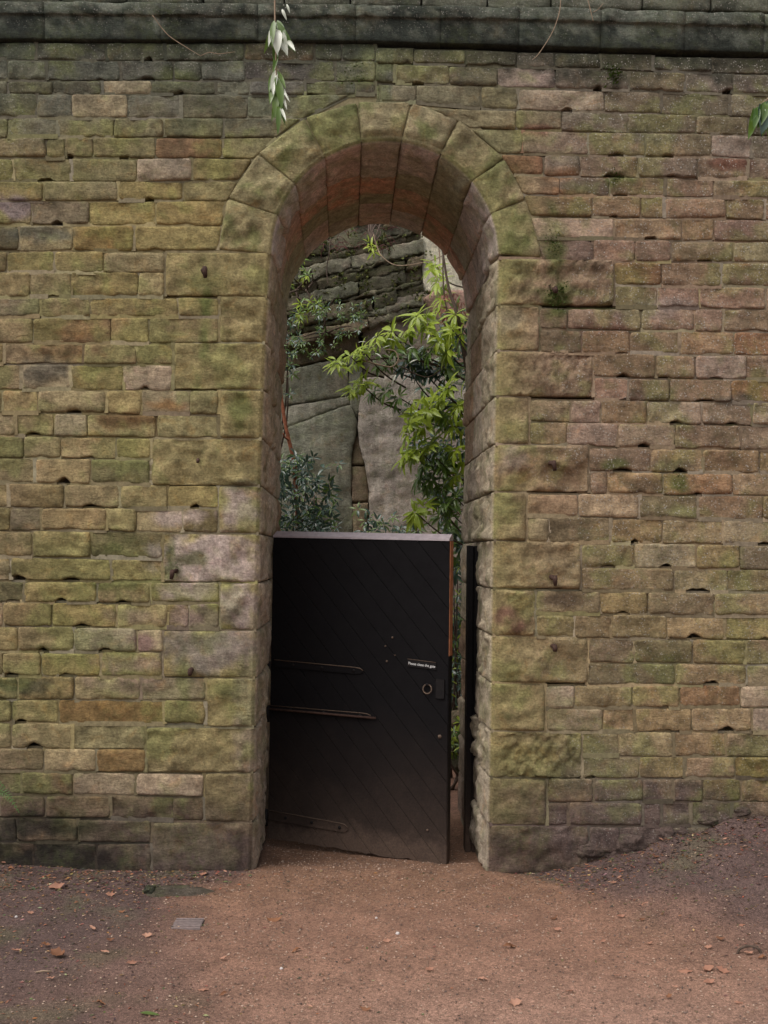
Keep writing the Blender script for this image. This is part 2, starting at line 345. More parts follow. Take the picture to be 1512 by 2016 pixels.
# ------------------------------------------------------------------ colours of the wall
A_ = (0.325, 0.262, 0.122); P_ = (0.56, 0.44, 0.385); RU_ = (0.27, 0.135, 0.062); D_ = (0.085, 0.078, 0.062)
B_ = (0.285, 0.190, 0.132); G_ = (0.130, 0.134, 0.100); GREEN = (0.135, 0.16, 0.046); DKG = (0.040, 0.047, 0.032)
BOT = (0.110, 0.074, 0.060)
SPOTS = [ # px x, y, rx, ry, colour, strength
 (250,832,65,18,(0.15,0.085,0.035),.85),(325,805,40,10,(0.30,0.16,0.06),.8),(150,650,70,22,(0.27,0.155,0.06),.6),
 (120,695,60,18,(0.17,0.095,0.045),.7),(90,740,45,22,(0.13,0.115,0.085),.8),(55,1352,70,14,(0.075,0.07,0.04),.85),
 (20,418,38,26,(0.27,0.21,0.20),.9),(75,470,70,18,(0.12,0.12,0.095),.75),(1010,1215,34,26,(0.17,0.075,0.06),.8),(1445,290,45,14,(0.19,0.075,0.05),.7),
 (1462,492,25,16,(0.20,0.07,0.045),.7),(1175,632,60,12,(0.17,0.085,0.06),.6),(1050,237,40,14,(0.26,0.13,0.085),.7),(1100,322,40,14,(0.34,0.19,0.09),.6),
 (1110,360,50,10,(0.30,0.175,0.095),.5),(1290,240,50,14,(0.12,0.095,0.095),.6),(1275,770,40,12,(0.13,0.085,0.07),.6),(1460,770,40,14,(0.085,0.075,0.07),.7),
 (1330,905,45,14,(0.11,0.08,0.06),.7),(1280,945,50,14,(0.12,0.09,0.06),.6),(1120,1175,48,12,(0.13,0.09,0.06),.7),(1050,920,110,40,(0.30,0.19,0.105),.5),
 (1010,900,30,30,(0.34,0.27,0.22),.6),(410,1105,100,45,P_,.95),(470,1000,35,40,P_,.8),(470,1190,35,42,P_,.9),(385,1165,60,26,P_,.7),(350,1025,45,16,P_,.75),
 (290,1270,26,18,(0.33,0.20,0.18),.8),(420,1280,85,42,(0.30,0.25,0.21),.85),(260,1350,75,18,(0.30,0.19,0.16),.75),(270,1310,60,16,(0.32,0.22,0.175),.6),(400,1220,60,26,(0.31,0.215,0.185),.8),
 (500,1330,30,200,(0.34,0.26,0.22),.5),(260,1215,50,16,(0.30,0.22,0.17),.5),(1180,1500,80,40,(0.22,0.17,0.13),.5),
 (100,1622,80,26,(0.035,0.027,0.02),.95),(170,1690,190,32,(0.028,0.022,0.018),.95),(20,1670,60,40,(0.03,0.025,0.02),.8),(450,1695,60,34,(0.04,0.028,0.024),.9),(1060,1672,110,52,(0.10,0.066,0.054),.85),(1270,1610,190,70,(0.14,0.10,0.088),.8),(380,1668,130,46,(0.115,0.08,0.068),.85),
 (1310,580,70,14,(0.30,0.235,0.20),.6),(1280,600,60,14,(0.29,0.22,0.19),.5),(995,620,30,22,(0.30,0.265,0.185),.5),(250,640,200,25,(0.29,0.21,0.11),.4),
 (160,545,60,30,(0.29,0.235,0.115),.5),(1040,1490,60,40,(0.31,0.26,0.115),.6),(1050,1390,60,42,(0.29,0.235,0.11),.5),(950,330,1,1,A_,0)]
MOSSY = [ # green growth: px x, y, rx, ry, strength
 (398,600,12,70,.85),(395,665,9,60,.7),(398,560,40,22,.5),(470,810,28,40,.7),(375,1105,40,14,.7),(340,1100,9,30,.8),(340,1130,20,20,.7),(230,1155,60,10,.7),
 (370,1345,16,70,.6),(450,1355,45,22,.55),(1095,580,26,40,.9),(1090,470,24,70,.75),(1215,330,30,14,.8),(1330,940,30,26,.75),(1345,815,30,14,.6),
 (330,145,40,18,.6),(90,50,16,60,.6),(230,1085,30,10,.6),(1010,460,40,40,.5),(640,240,50,30,.5),(560,290,20,20,.4),(960,330,40,30,.6),(1215,905,22,10,.7),
 (1110,560,60,10,.6),(700,140,26,10,.6),(680,200,20,30,.6),(735,265,50,8,.6),(165,1625,40,40,.4),(280,1360,120,20,.3),(500,960,60,10,.5),(1000,1490,200,60,.25),(1000,1600,60,40,.35),(40,360,120,30,.3),(180,1110,200,50,.35)]
def wall_col(x, z, seed, base=None, jit=None):
    px, py = 680 + 360 * x, 1093 - 360 * (z - 1.7)
    p = Vector((x * 3.1, z * 3.1, 0.7)); q = Vector((x * 11, z * 11, 2.7 + seed))
    n1 = noise.fractal(p, 1.0, 2.0, 4); n2 = noise.fractal(q, 0.9, 2.0, 3)
    c = A_
    c = mixc(c, B_, sm(960, 1090, px) * (0.85 - 0.45 * sm(700, 1250, py)))
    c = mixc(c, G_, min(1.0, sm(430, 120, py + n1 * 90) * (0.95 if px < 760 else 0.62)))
    c = mixc(c, B_, 0.30 * sm(130, 20, px) * sm(250, 700, py))
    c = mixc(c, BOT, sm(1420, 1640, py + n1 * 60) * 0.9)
    if base is not None: c = mixc(c, base, 0.5)
    if jit: c = tuple(c[i] * jit[i] for i in range(3))
    for sx, sy, rx, ry, sc, st in SPOTS:
        dx, dy = (px - sx) / rx, (py - sy) / ry
        if abs(dx) < 1.9 and abs(dy) < 1.9:
            d = math.sqrt(dx*dx + dy*dy) + n2 * 0.55
            c = mixc(c, sc, st * sm(1.35, 0.6, d))
    g = 0.46 * sm(0.02, 0.45, n1 + n2 * 0.5)
    for sx, sy, rx, ry, st in MOSSY:
        dx, dy = (px - sx) / rx, (py - sy) / ry
        if abs(dx) < 1.9 and abs(dy) < 1.9:
            d = math.sqrt(dx*dx + dy*dy) + n2 * 0.7
            g = max(g, st * sm(1.4, 0.4, d))
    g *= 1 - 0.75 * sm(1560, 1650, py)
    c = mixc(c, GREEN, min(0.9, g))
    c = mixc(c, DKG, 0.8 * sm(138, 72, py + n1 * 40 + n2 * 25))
    li = sm(1020, 1180, px + n1 * 90) * (1.0 - 0.55 * sm(1000, 1400, py)) * 0.95 + 0.35 * sm(120, 10, px) * sm(600, 300, py)
    li = max(li, 0.55 * sm(230, 60, py))
    v = 1.0 + 0.34 * n2 + 0.20 * n1
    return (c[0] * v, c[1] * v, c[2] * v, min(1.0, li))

# ------------------------------------------------------------------ stones
def stations(L, step, e=(0.0, 0.006, 0.016)):
    """positions along a length, denser near both ends"""
    if L < 0.06: return [0, L * 0.12, L * 0.3, L * 0.5, L * 0.7, L * 0.88, L]
    n = max(1, int((L - 2 * e[-1]) / step))
    mid = [e[-1] + (L - 2 * e[-1]) * i / n for i in range(n + 1)]
    return list(e[:-1]) + mid + [L - q for q in reversed(e[:-1])]
def rocky(p, seed, amp):
    q = p + Vector((seed * 1.7, seed * 0.9, seed * 2.3))
    a = noise.noise(q * 7.0) * 0.38 + noise.noise(q * 19.0) * 0.20 + noise.noise(q * 43.0) * 0.16
    w = q + noise.noise_vector(q * 9.0) * 0.035                    # broken planes meeting at sharp arrises
    for sc, k in ((9.0, 0.55), (21.0, 0.26)):
        g = Vector((w.x * sc, w.y * sc, w.z * sc * 1.5)); pt = noise.voronoi(g)[1][0]
        a += ((g - pt).dot(noise.noise_vector(pt * 7.31)) * 0.9 + noise.noise(pt * 5.17) * 0.55) * k
    s = noise.noise(q * 6.0 + Vector((9, 4, 1))); a += (sm(-0.04, 0.05, s) - 0.5) * 0.45
    s = noise.noise(Vector((q.x * 5, q.y * 5, q.z * 13)) + Vector((2, 7, 5))); a += (sm(-0.03, 0.03, s) - 0.5) * 0.28
    return a * amp
def sheet(mb, pos, nor, su, sv, U, V, seed, amp, proud, depth, colf, notch=(), edge=0.02, calm=None, chis=False):
    """one dressed stone: a relief face (pos(u,v), in metres) with rounded arrises and returns going back into the wall"""
    vs, cs = [], []; nu, nv = len(U), len(V)
    wob = lambda t, k: noise.noise(Vector((t * 22, seed * 3.3, k))) * 0.0035 + noise.noise(Vector((t * 60, seed, k + 5))) * 0.0018
    for v in V:
        for u in U:
            eu, ev = min(u, su - u), min(v, sv - v)
            # wandering edges and knocked-off corners
            uu, v2 = u, v
            ku, kv = max(0.0, 1 - eu / 0.03), max(0.0, 1 - ev / 0.03)
            uu += (wob(v, 1 if u < su / 2 else 2) + (0.005 * kv * kv if u < su / 2 else -0.005 * kv * kv)) * ku
            v2 += (wob(u, 3 if v < sv / 2 else 4) + (0.004 * ku * ku if v < sv / 2 else -0.004 * ku * ku)) * kv
            for un, w, h in notch:
                t = (u - un) / (w * 0.5)
                if abs(t) < 1: v2 -= h * (1 - t * t) * (1 + 0.9 * noise.noise(Vector((u * 28, seed, 9)))) * max(0.0, 1 - (sv - v) / (sv * 0.8))
            p = pos(uu, v2); n = nor(u, v)
            f = sm(-edge * 0.35, edge, min(eu, ev))
            if calm is not None: f *= calm(u, v)
            d = proud * f + rocky(p, seed, amp) * f - 0.0018 * (1 - sm(0.0, 0.008, min(eu, ev)))
            if d < -0.008: d = -0.008 + (d + 0.008) * 0.2
            if chis: d += amp * 0.30 * f * math.sin((p.x * 0.75 + p.z * 1.0 + 0.02 * noise.noise(p * 18)) * 290)
            vs.append(p + n * d); cs.append(colf(p))
    fs = [(j*nu+i, (j+1)*nu+i, (j+1)*nu+i+1, j*nu+i+1) for j in range(nv-1) for i in range(nu-1)]
    ring = [(0, i) for i in range(nu)] + [(j, nu-1) for j in range(1, nv)] + [(nv-1, i) for i in range(nu-2, -1, -1)] + [(j, 0) for j in range(nv-2, 0, -1)]
    b0 = len(vs)
    for j, i in ring:
        n = nor(U[i], V[j]); vs.append(vs[j*nu+i] - n * depth); cs.append(cs[j*nu+i])
    m = len(ring)
    for k in range(m):
        a, b = ring[k], ring[(k+1) % m]
        fs.append((a[0]*nu+a[1], b[0]*nu+b[1], b0 + (k+1) % m, b0 + k))
    mb.add(vs, fs, cs)
def quad_stone(mb, tl, tr, br, bl, seed, amp, proud, colf, depth=0.10, notch=(), step=0.019, gap=0.0045, chis=False, nor=Vector((0, -1, 0)), edge=0.02):
    su = ((tr - tl).length + (br - bl).length) / 2 - 2 * gap; sv = ((bl - tl).length + (br - tr).length) / 2 - 2 * gap
    def pos(u, v):
        s, t = (u + gap) / (su + 2 * gap), (v + gap) / (sv + 2 * gap)
        return (tl.lerp(tr, s)).lerp(bl.lerp(br, s), t)
    sheet(mb, pos, lambda u, v: nor, su, sv, stations(su, step), stations(sv, step), seed, amp, proud, depth, colf, notch, chis=chis, edge=edge)

TILE = {'LU': (0, 0), 'LM': (0, 660), 'LB': (0, 1336), 'RU': (1000, 0), 'RM': (1000, 660), 'RB': (1000, 1336)}
KZ = 512.0 / 1512.0
def px_of(t, x, y): return TILE[t][0] + x * KZ, TILE[t][1] + y * KZ
# courses read off the photograph: tile, (top y left, right), (bottom y left, right), joints, end ('arch' or x)
LEFT = [
 ('LU',(247,252),(347,354),[210,620,960,1420,1827,1987],2185),
 ('LU',(350,356),(465,470),[45,270,700,1010,1170,1425,1947],2185),
 ('LU',(467,472),(545,550),[45,310,590,880,1255,1450,1772,2067],2185),
 ('LU',(547,553),(680,688),[215,415,740,1055,1440],'arch'),
 ('LU',(684,691),(797,802),[45,335,660,955,1300],'arch'),
 ('LU',(800,805),(916,920),[265,375,545,905,1290],'arch'),
 ('LU',(920,924),(1054,1050),[75,415,795,1115],'arch'),
 ('LU',(1057,1054),(1168,1166),[255,685,1065],'arch'),
 ('LU',(1170,1170),(1308,1310),[180,520,910],'arch'),
 ('LU',(1312,1314),(1456,1460),[425,780],'arch'),
 ('LU',(1462,1466),(1580,1582),[315,605],960),
 ('LU',(1584,1586),(1725,1727),[175,410,805],952),
 ('LU',(1731,1733),(1842,1842),[235,525,1035],1272),
 ('LU',(1846,1848),(1993,1995),[195,645,865],1270),
 ('LM',(48,54),(165,173),[25,490,795],1005),
 ('LM',(170,178),(312,325),[125,410,715],1000),
 ('LM',(316,326),(447,465),[220,620,825,1105],1272),
 ('LM',(452,470),(584,602),[90,315,505,910],1270),
 ('LM',(588,604),(715,722),[355,680],878),
 ('LM',(719,726),(858,872),[205,530],872),
 ('LM',(864,876),(1000,1008),[375,695,975],1268),
 ('LM',(1005,1013),(1132,1150),[60,240,620,795,1065],1265),
 ('LM',(1138,1156),(1287,1300),[525],945),
 ('LM',(1293,1305),(1426,1432),[60,645],945),
 ('LM',(1432,1440),(1550,1560),[140,565,870],1275),
 ('LM',(1555,1565),(1692,1708),[20,300,680,970,1100],1272),
 ('LM',(1698,1712),(1836,1838),[105,430,795],948),
 ('LM',(1842,1844),(1976,1992),[240,585],946),
 ('LB',(-15,-2),(120,126),[430,820],1197),
 ('LB',(124,130),(252,268),[70,340,955],1192),
 ('LB',(258,274),(402,412),[65,420],847),
 ('LB',(407,416),(536,552),[255,560],844),
 ('LB',(541,556),(668,690),[130,425,790],1186),
 ('LB',(674,696),(803,832),[265,645,1005],1182),
 ('LB',(810,836),(948,966),[95,455],882),
 ('LB',(953,970),(1130,1140),[200,560],880)]
RIGHT = [
 ('RU',(300,345),(385,428),[-547,-242,50,275,535,845,1190],-768),
 ('RU',(391,432),(504,550),[-657,-342,-57,275,705,1030],-768),
 ('RU',(510,555),(634,680),[-742,-532,-157,60,560,890,1290],-768),
 ('RU',(640,686),(750,788),[45,310,700,1095,1400],'arch'),
 ('RU',(757,793),(892,918),[85,470,800,1185],'arch'),
 ('RU',(899,923),(1018,1045),[205,420,755,1100,1395],'arch'),
 ('RU',(1022,1049),(1126,1152),[300,590,915,1195],'arch'),
 ('RU',(1133,1156),(1254,1274),[490,770,905,1270],'arch'),
 ('RU',(1260,1279),(1385,1402),[615,1010,1195],'arch'),
 ('RU',(1390,1406),(1518,1524),[500,740,950,1310],'arch'),
 ('RU',(1524,1528),(1655,1664),[890,1245],622),
 ('RU',(1660,1668),(1786,1795),[870,1115],628),
 ('RU',(1791,1799),(1910,1930),[345,775,1085,1250],186),
 ('RU',(1915,1934),(2045,2068),[430,710,995,1315],186),
 ('RM',(100,122),(237,256),[860,1090,1385],496),
 ('RM',(241,260),(370,390),[700,940,1300],500),
 ('RM',(374,394),(500,525),[365,545,810,1125,1420],126),
 ('RM',(505,529),(630,668),[345,640,970,1360],130),
 ('RM',(650,673),(780,803),[830,1130],475),
 ('RM',(785,808),(912,932),[580,900,1305],478),
 ('RM',(917,936),(1050,1074),[410,765,1105],114),
 ('RM',(1055,1078),(1198,1220),[240,600,900,1255],112),
 ('RM',(1206,1224),(1342,1360),[735,1095],428),
 ('RM',(1347,1364),(1480,1494),[970,1280],430),
 ('RM',(1485,1498),(1613,1634),[535,810,1200],164),
 ('RM',(1618,1639),(1752,1770),[390,605,925,1260],164),
 ('RM',(1758,1774),(1897,1913),[735,1075],472),
 ('RM',(1902,1917),(2031,2037),[460,970,1390],472),
 ('RB',(40,42),(170,164),[385,725,1000],220),
 ('RB',(175,169),(304,310),[550,740,1070,1420],224),
 ('RB',(309,315),(450,455),[645,960,1270],432),
 ('RB',(455,460),(580,580),[760,1025,1325],434),
 ('RB',(585,585),(714,714),[500,785,960,1135],230),
 ('RB',(720,720),(854,856),[355,780,890,1060,1300],230),
 ('RB',(860,862),(1010,1010),[650,900,1200],474),
 ('RB',(1014,1014),(1120,1120),[700,1100],474)]
NOTCH = {'RM': [(480,635,75),(790,650,110),(1180,655,180),(665,775,130),(1000,785,90),(1310,785,100),(760,918,90),(1100,915,80),(925,1056,90),(440,1192,140),(740,1202,60),(1075,1210,100),(580,1340,100),(915,1345,100),(1105,1484,150),(665,1612,90),(935,1620,70),(1320,1625,170),(755,1752,110),(1085,1758,110),(1490,1765,80),(670,233,90),(975,514,90),(1300,520,80),(1140,384,120)],
 'RB': [(710,34,150),(1180,36,130),(910,306,190),(1270,308,120)],
 'RU': [(520,515,70),(885,525,60),(1280,546,80),(340,642,100),(630,900,120),(930,905,100),(620,1028,130),(955,1030,90),(615,1260,60),(830,1390,100),(1145,1518,110),(1120,1780,100),(1430,1925,130)],
 'LM': [(215,715,110),(515,718,110),(370,862,90),(690,866,130),(845,320,70),(60,447,90),(430,450,100),(200,590,110),(530,1002,110),(830,1004,90),(410,1138,110),(100,1427,80),(410,1428,130),(355,1552,90),(715,1556,90),(1085,1560,70),(470,1698,110),(255,1836,90),(610,1837,120),(70,1976,110),(390,1980,110),(770,1985,120),(1130,1010,70)],
 'LB': [(120,252,90),(580,258,230),(200,400,100)],
 'LU': [(310,465,90),(575,467,50),(860,467,90),(860,350,60),(1040,548,80),(320,682,60),(555,799,60),(400,917,80),(720,918,80),(1110,920,60),(260,1054,90),(330,1308,100),(1080,1308,100),(870,1166,60),(310,1726,90)]}
NPX = [(*px_of(t, x, y), w * KZ) for t, L in NOTCH.items() for x, y, w in L]
# arch: front intrados circle (px) and the outer ends of the voussoir joints (px)
ACX, ACY, AR = 758.0, 500.0, 222.0
VANG = [-90, -70, -52, -32, -12, 8, 29, 50, 69, 90]
VOUT = [(429, 492), (447, 390), (507, 302), (600, 231), (703, 200), (810, 200), (903, 234), (994, 312), (1036, 393), (1068, 508)]
EXL = [(y, x) for x, y in reversed(VOUT[:5])]; EXR = [(y, x) for x, y in VOUT[5:]]
JL = [(490, 535), (560, 530), (720, 523), (1000, 514), (1400, 504), (1710, 498)]
JR = [(490, 980), (760, 975), (1000, 970), (1400, 965), (1710, 959)]
WALL_D = 1.44                                       # thickness of the wall
WALL_TOP = at(700, -95).z

wall = empty('stone_wall', (0, 0, 0), 'tall mossy sandstone wall of coursed blocks pierced by a round-headed archway', 'wall')
stuff_stones, mortar = MB(), MB()
MC = [(0.22, 0.19, 0.135), (0.31, 0.275, 0.215), (0.15, 0.13, 0.085)]
def mcol(p, top=False):
    w = wall_col(p.x, p.z, 3.3); k = R.choice((0.6, 0.8, 0.95, 1.15)); py = 1093 - 360 * (p.z - 1.7); dk = (1 - 0.62 * sm(1440, 1640, py)) * (1 - 0.5 * sm(330, 110, py)); mc = MC[R.randrange(3)]
    c = mixc((w[0]*k, w[1]*k, w[2]*k), (mc[0]*dk, mc[1]*dk, mc[2]*dk), R.choice((0.1, 0.35, 0.6))); return c
    c = mixc(c, (0.06, 0.06, 0.042), 0.7 * sm(330, 120, py)); c = mixc(c, (0.07, 0.05, 0.04), 0.7 * sm(1480, 1640, py)); return c
def mstrip(a, b, half, y0):
    """a strip of pointing between two face points"""
    if (b - a).length < 0.004: return
    d = (b - a).normalized(); n = Vector((d.z, 0, -d.x)) * half
    k = max(1, int((b - a).length / 0.03)); vs, fs = [], []
    for i in range(k + 1):
        p = a.lerp(b, i / k); w = y0 + noise.noise(p * 35) * 0.004
        for q in (p - n, p + n): vs += [Vector((q.x, w, q.z)), Vector((q.x, 0.09, q.z))]
    for i in range(k):
        o = i * 4
        fs += [(o, o+4, o+6, o+2), (o+1, o+3, o+7, o+5), (o, o+1, o+5, o+4), (o+2, o+6, o+7, o+3)]
    fs += [(0, 2, 3, 1), (k*4, k*4+1, k*4+3, k*4+2)]
    mortar.add(vs, fs, mcol(a))
cand = []                                           # every face stone: (area in view, corners px, notches)
def side_x(y, left):
    return pl(EXL, y) if left else pl(EXR, y)
for courses, left in ((LEFT, True), (RIGHT, False)):
    for ci, (t, top, bot, joints, end) in enumerate(courses):
        def Y(pair, x):      # boundary height at photo x
            zx = (x - TILE[t][0]) / KZ
            return TILE[t][1] + (pair[0] + (pair[1] - pair[0]) * zx / 1512.0) * KZ
        xs = [TILE[t][0] + j * KZ for j in joints]
        if end == 'arch': e = None
        else: e = TILE[t][0] + end * KZ
        # beyond the frame
        out = []; x = (0 if left else 1512)
        x = xs[0] if left else xs[-1]
        rr = random.Random(ci * 7 + left)
        while (x > -330 if left else x < 1850):
            x += (-1 if left else 1) * rr.uniform(70, 145); out.append(x)
        if left: allx = sorted(out) + xs + ['E']
        else: allx = ['E'] + xs + out
        if left and ci == 2: pass
        for a, b in zip(allx, allx[1:]):
            def corner(s, pair):
                if s != 'E': return (s, Y(pair, s))
                if e is not None: return (e, Y(pair, e))
                x = ACX
                for _ in range(6): x = side_x(Y(pair, x), left)
                return (x, Y(pair, x))
            tl, tr, br, bl = corner(a, top), corner(b, top), corner(b, bot), corner(a, bot)
            if ci == 3 and left and b == 'E': tr = (692, 187)
            if ci == 2 and not left:
                crown = lambda p: (p[0], min(p[1], 199 if p[0] < 811 else 199 + (p[0] - 810) * 0.36)); bl, br = crown(bl), crown(br)
            w_in = min(1512, max(tr[0], br[0])) - max(0, min(tl[0], bl[0]))
            ar = max(0, w_in) * (min(1720, bl[1]) - max(0, tl[1]))
            nts = [n for n in NPX if bl[0] < n[0] < br[0] and abs(Y(bot, n[0]) - n[1]) < 9]
            cand.append((ar, (tl, tr, br, bl), nts, len(cand)))
cand.sort(key=lambda c: -c[0])
n_part = 0
for ar, (tl, tr, br, bl), nts, idx in cand:
    rr = random.Random(idx * 31 + 5)
    T = [at(p[0] + rr.uniform(-1.6, 1.6), p[1] + rr.uniform(-1.8, 1.8)) for p in (tl, tr, br, bl)]
    u = rr.random(); base = None
    vv_ = rr.uniform(0.82, 1.18); jit = (vv_ * rr.uniform(0.96, 1.05), vv_ * rr.uniform(0.95, 1.03), vv_ * rr.uniform(0.85, 1.1))
    if u < 0.05: base = RU_
    elif u < 0.10: base = D_
    elif u < 0.20: base = mixc(A_, P_, 0.5)
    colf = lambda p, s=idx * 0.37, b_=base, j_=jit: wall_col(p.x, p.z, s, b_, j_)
    proud = rr.uniform(0.0, 0.008); amp = rr.uniform(0.007, 0.018)
    L = (T[2] - T[3]).length
    notch = [((n[0] - bl[0]) / max(1, br[0] - bl[0]) * L, n[2] / 360.0 * rr.uniform(0.75, 1.25), rr.choice((0.008, 0.012, 0.016, 0.021))) for n in nts]
    rnd = []
    if not notch and rr.random() < 0.25: notch = rnd = [(rr.uniform(0.1, 0.9) * L, rr.uniform(0.05, 0.11), rr.uniform(0.005, 0.010))]
    part = ar > 60 and n_part < 300
    m = MB() if part else stuff_stones
    quad_stone(m, *T, idx * 0.73, amp, proud, colf, depth=0.11, notch=notch, gap=rr.uniform(0.0008, 0.0032), edge=rr.choice([0.006, 0.010, 0.016]), step=0.0165 if ar > 60 else 0.05)
    if part:
        n_part += 1; m.build('wall_stone', M_STONE, wall)
    # pointing below and beside it, left out where the bed has washed away
    a, b = T[3], T[2]; cuts = sorted((max(0, c - w * 0.42), min(L, c + w * 0.42)) for c, w, h in notch if h > 0.009)
    s = 0.0
    for c0, c1 in cuts + [(L, L)]:
        if c0 > s: mstrip(a.lerp(b, s / L), a.lerp(b, c0 / L), 0.013, rr.choice((-0.002, 0.000, 0.002, 0.005, 0.010)))
        s = max(s, c1)
    mstrip(T[1], T[2], 0.011, rr.choice((-0.002, 0.000, 0.001, 0.003, 0.008)) + 0.0007 * rr.random()); mstrip(T[0], T[3], 0.010, rr.uniform(0.012, 0.02))
    mstrip(T[0], T[1], 0.009, rr.uniform(0.013, 0.022))

# quoins: long and short blocks wrapping the jambs into the reveal
QL = [(960,'LU',497,584),(1275,'LU',584,675),(1005,'LM',675,768),(1275,'LM',768,864),(878,'LM',864,957),(1270,'LM',957,1051),(946,'LM',1051,1147),(1276,'LM',1147,1241),(947,'LM',1241,1335),(1198,'LB',1335,1432),(847,'LB',1432,1522),(1187,'LB',1522,1619),(883,'LB',1619,1722)]
QR = [(620,'RU',508,600),(186,'RU',600,690),(496,'RM',690,780),(124,'RM',780,874),(472,'RM',874,968),(110,'RM',968,1064),(427,'RM',1064,1159),(162,'RM',1159,1251),(468,'RM',1251,1344),(218,'RB',1344,1439),(432,'RB',1439,1531),(228,'RB',1531,1624),(472,'RB',1624,1722)]
CH = 0.026
def reveal_x(z, left):
    """x of the jamb face at height z (before the chamfer)"""
    py = 1093 - 360 * (z - 1.7); px = pl(JL if left else JR, py)
    return at(px, py).x
reveal_rows = []
def quoin(x0px, y0px, y1px, left, idx):
    rr = random.Random(idx * 13 + left)
    # the top and bottom lines follow the tilt of the neighbouring courses
    aT, aB = at(pl(JL if left else JR, y0px), y0px), at(pl(JL if left else JR, y1px), y1px)
    sl = 0.010 if left else 0.008
    oT, oB = at(x0px, y0px - (0.9 if left else -2)), at(x0px, y1px - (0.9 if left else -2))
    g = 0.0045; sgn = 1 if left else -1
    Lf = abs(aT.x - oT.x) - CH - g; Lr = rr.choice([0.34, 0.40, 0.62, 0.70])
    su = Lf + CH * 1.41 + Lr; sv = aT.z - aB.z - 2 * g
    def pos(u, v):
        t = v / sv
        z_a = aT.z - g - v
        xa = reveal_x(z_a, left)
        if u < Lf:
            xo = oT.x + (oB.x - oT.x) * t + sgn * g
            s = u / Lf; x = xo + (xa - sgn * CH - xo) * s
            z = lerp(lerp(oT.z, oB.z, t) - g * (1 - 2 * t), z_a, s)
            return Vector((x, 0, z))
        w = u - Lf
        if w < CH * 1.41: k = w / 1.41; return Vector((xa - sgn * CH + sgn * k, k, z_a))
        return Vector((xa, CH + w - CH * 1.41, z_a))
    nf, nr = Vector((0, -1, 0)), Vector((sgn, 0, 0)); nm = (nf + nr).normalized()
    def nor(u, v):
        if u < Lf - 0.004: return nf
        if u > Lf + CH * 1.41 + 0.004: return nr
        return nm
    U = [q for q in stations(Lf, 0.018, (0.0, 0.006, 0.016)) if q < Lf - 0.012] + [Lf - 0.010, Lf - 0.004, Lf, Lf + CH * 0.7, Lf + CH * 1.41]
    U += [Lf + CH * 1.41 + q for q in stations(Lr, 0.03)[1:]]
    pink = rr.uniform(0.2, 0.8)
    def colf(p, s=idx * 0.71 + left * 4):
        c = wall_col(p.x, p.z, s, None, (1.0, 1.0, 1.0))
        if p.y > 0.02:
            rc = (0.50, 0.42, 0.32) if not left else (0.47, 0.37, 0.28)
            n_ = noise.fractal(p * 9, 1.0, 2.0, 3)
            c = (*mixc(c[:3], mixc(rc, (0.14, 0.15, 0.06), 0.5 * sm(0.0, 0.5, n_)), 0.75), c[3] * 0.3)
        return c
    amp = rr.choice([0.018, 0.026, 0.032]); chis = (not left and idx in (0, 2, 10)) 
    def calm(u, v):                                  # drafted margin: flat strip beside the arris
        d = Lf - u
        if d > 0: return 0.12 + 0.88 * sm(0.022, 0.05, d)
        d = u - Lf - CH * 1.41
        return 0.12 if d < 0 else 0.12 + 0.95 * sm(0.0, 0.05, d)
    mb = MB()
    sheet(mb, pos, nor, su, sv, U, stations(sv, 0.019), idx * 1.9 + left * 50, amp, 0.008, 0.10, colf, edge=0.014, calm=calm, chis=chis)
    if chis: pass
    mb.build('quoin', M_STONE, wall)
    mstrip(oT, aT + Vector((-sgn * 0.01, 0, 0)), 0.010, 0.003 + 0.002 * rr.random()); mstrip(oT, oB, 0.010, 0.001 + 0.003 * rr.random())
    # the rest of the reveal behind it
    y = CH + Lr + 0.002; k = 0
    while y < WALL_D - 0.05:
        y1 = y + rr.uniform(0.38, 0.62)
        if WALL_D - y1 < 0.2: y1 = WALL_D
        def pos2(u, v, ya=y, yb=y1):
            z = aT.z - g - v; return Vector((reveal_x(z, left), ya + g + u, z))
        def col2(p, s=idx + k * 3.3, rj=rr.uniform(0.82, 1.15), gr=rr.random()):
            n_ = noise.fractal(p * 7 + Vector((s, 0, 0)), 1.0, 2.0, 3)
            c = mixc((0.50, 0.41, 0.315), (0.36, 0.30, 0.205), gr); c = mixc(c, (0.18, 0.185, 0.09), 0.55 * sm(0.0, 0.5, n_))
            if gr > 0.85: c = mixc(c, (0.30, 0.15, 0.085), 0.5)
            py = 1093 - 360 * (p.z - 1.7); c = mixc(c, (0.19, 0.13, 0.10), 0.7 * sm(1450, 1660, py))
            return (c[0]*rj, c[1]*rj, c[2]*rj, 0.15)
        mb = MB(); su2 = y1 - y - 2 * g
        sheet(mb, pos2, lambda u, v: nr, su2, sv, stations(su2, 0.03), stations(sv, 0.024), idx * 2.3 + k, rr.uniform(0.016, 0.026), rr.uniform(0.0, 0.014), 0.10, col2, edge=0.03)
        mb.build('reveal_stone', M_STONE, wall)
        y = y1; k += 1
for i, (x0, t, a, b) in enumerate(QL): quoin(TILE[t][0] + x0 * KZ, a, b, True, i)
for i, (x0, t, a, b) in enumerate(QR): quoin(TILE[t][0] + x0 * KZ, a, b, False, i)

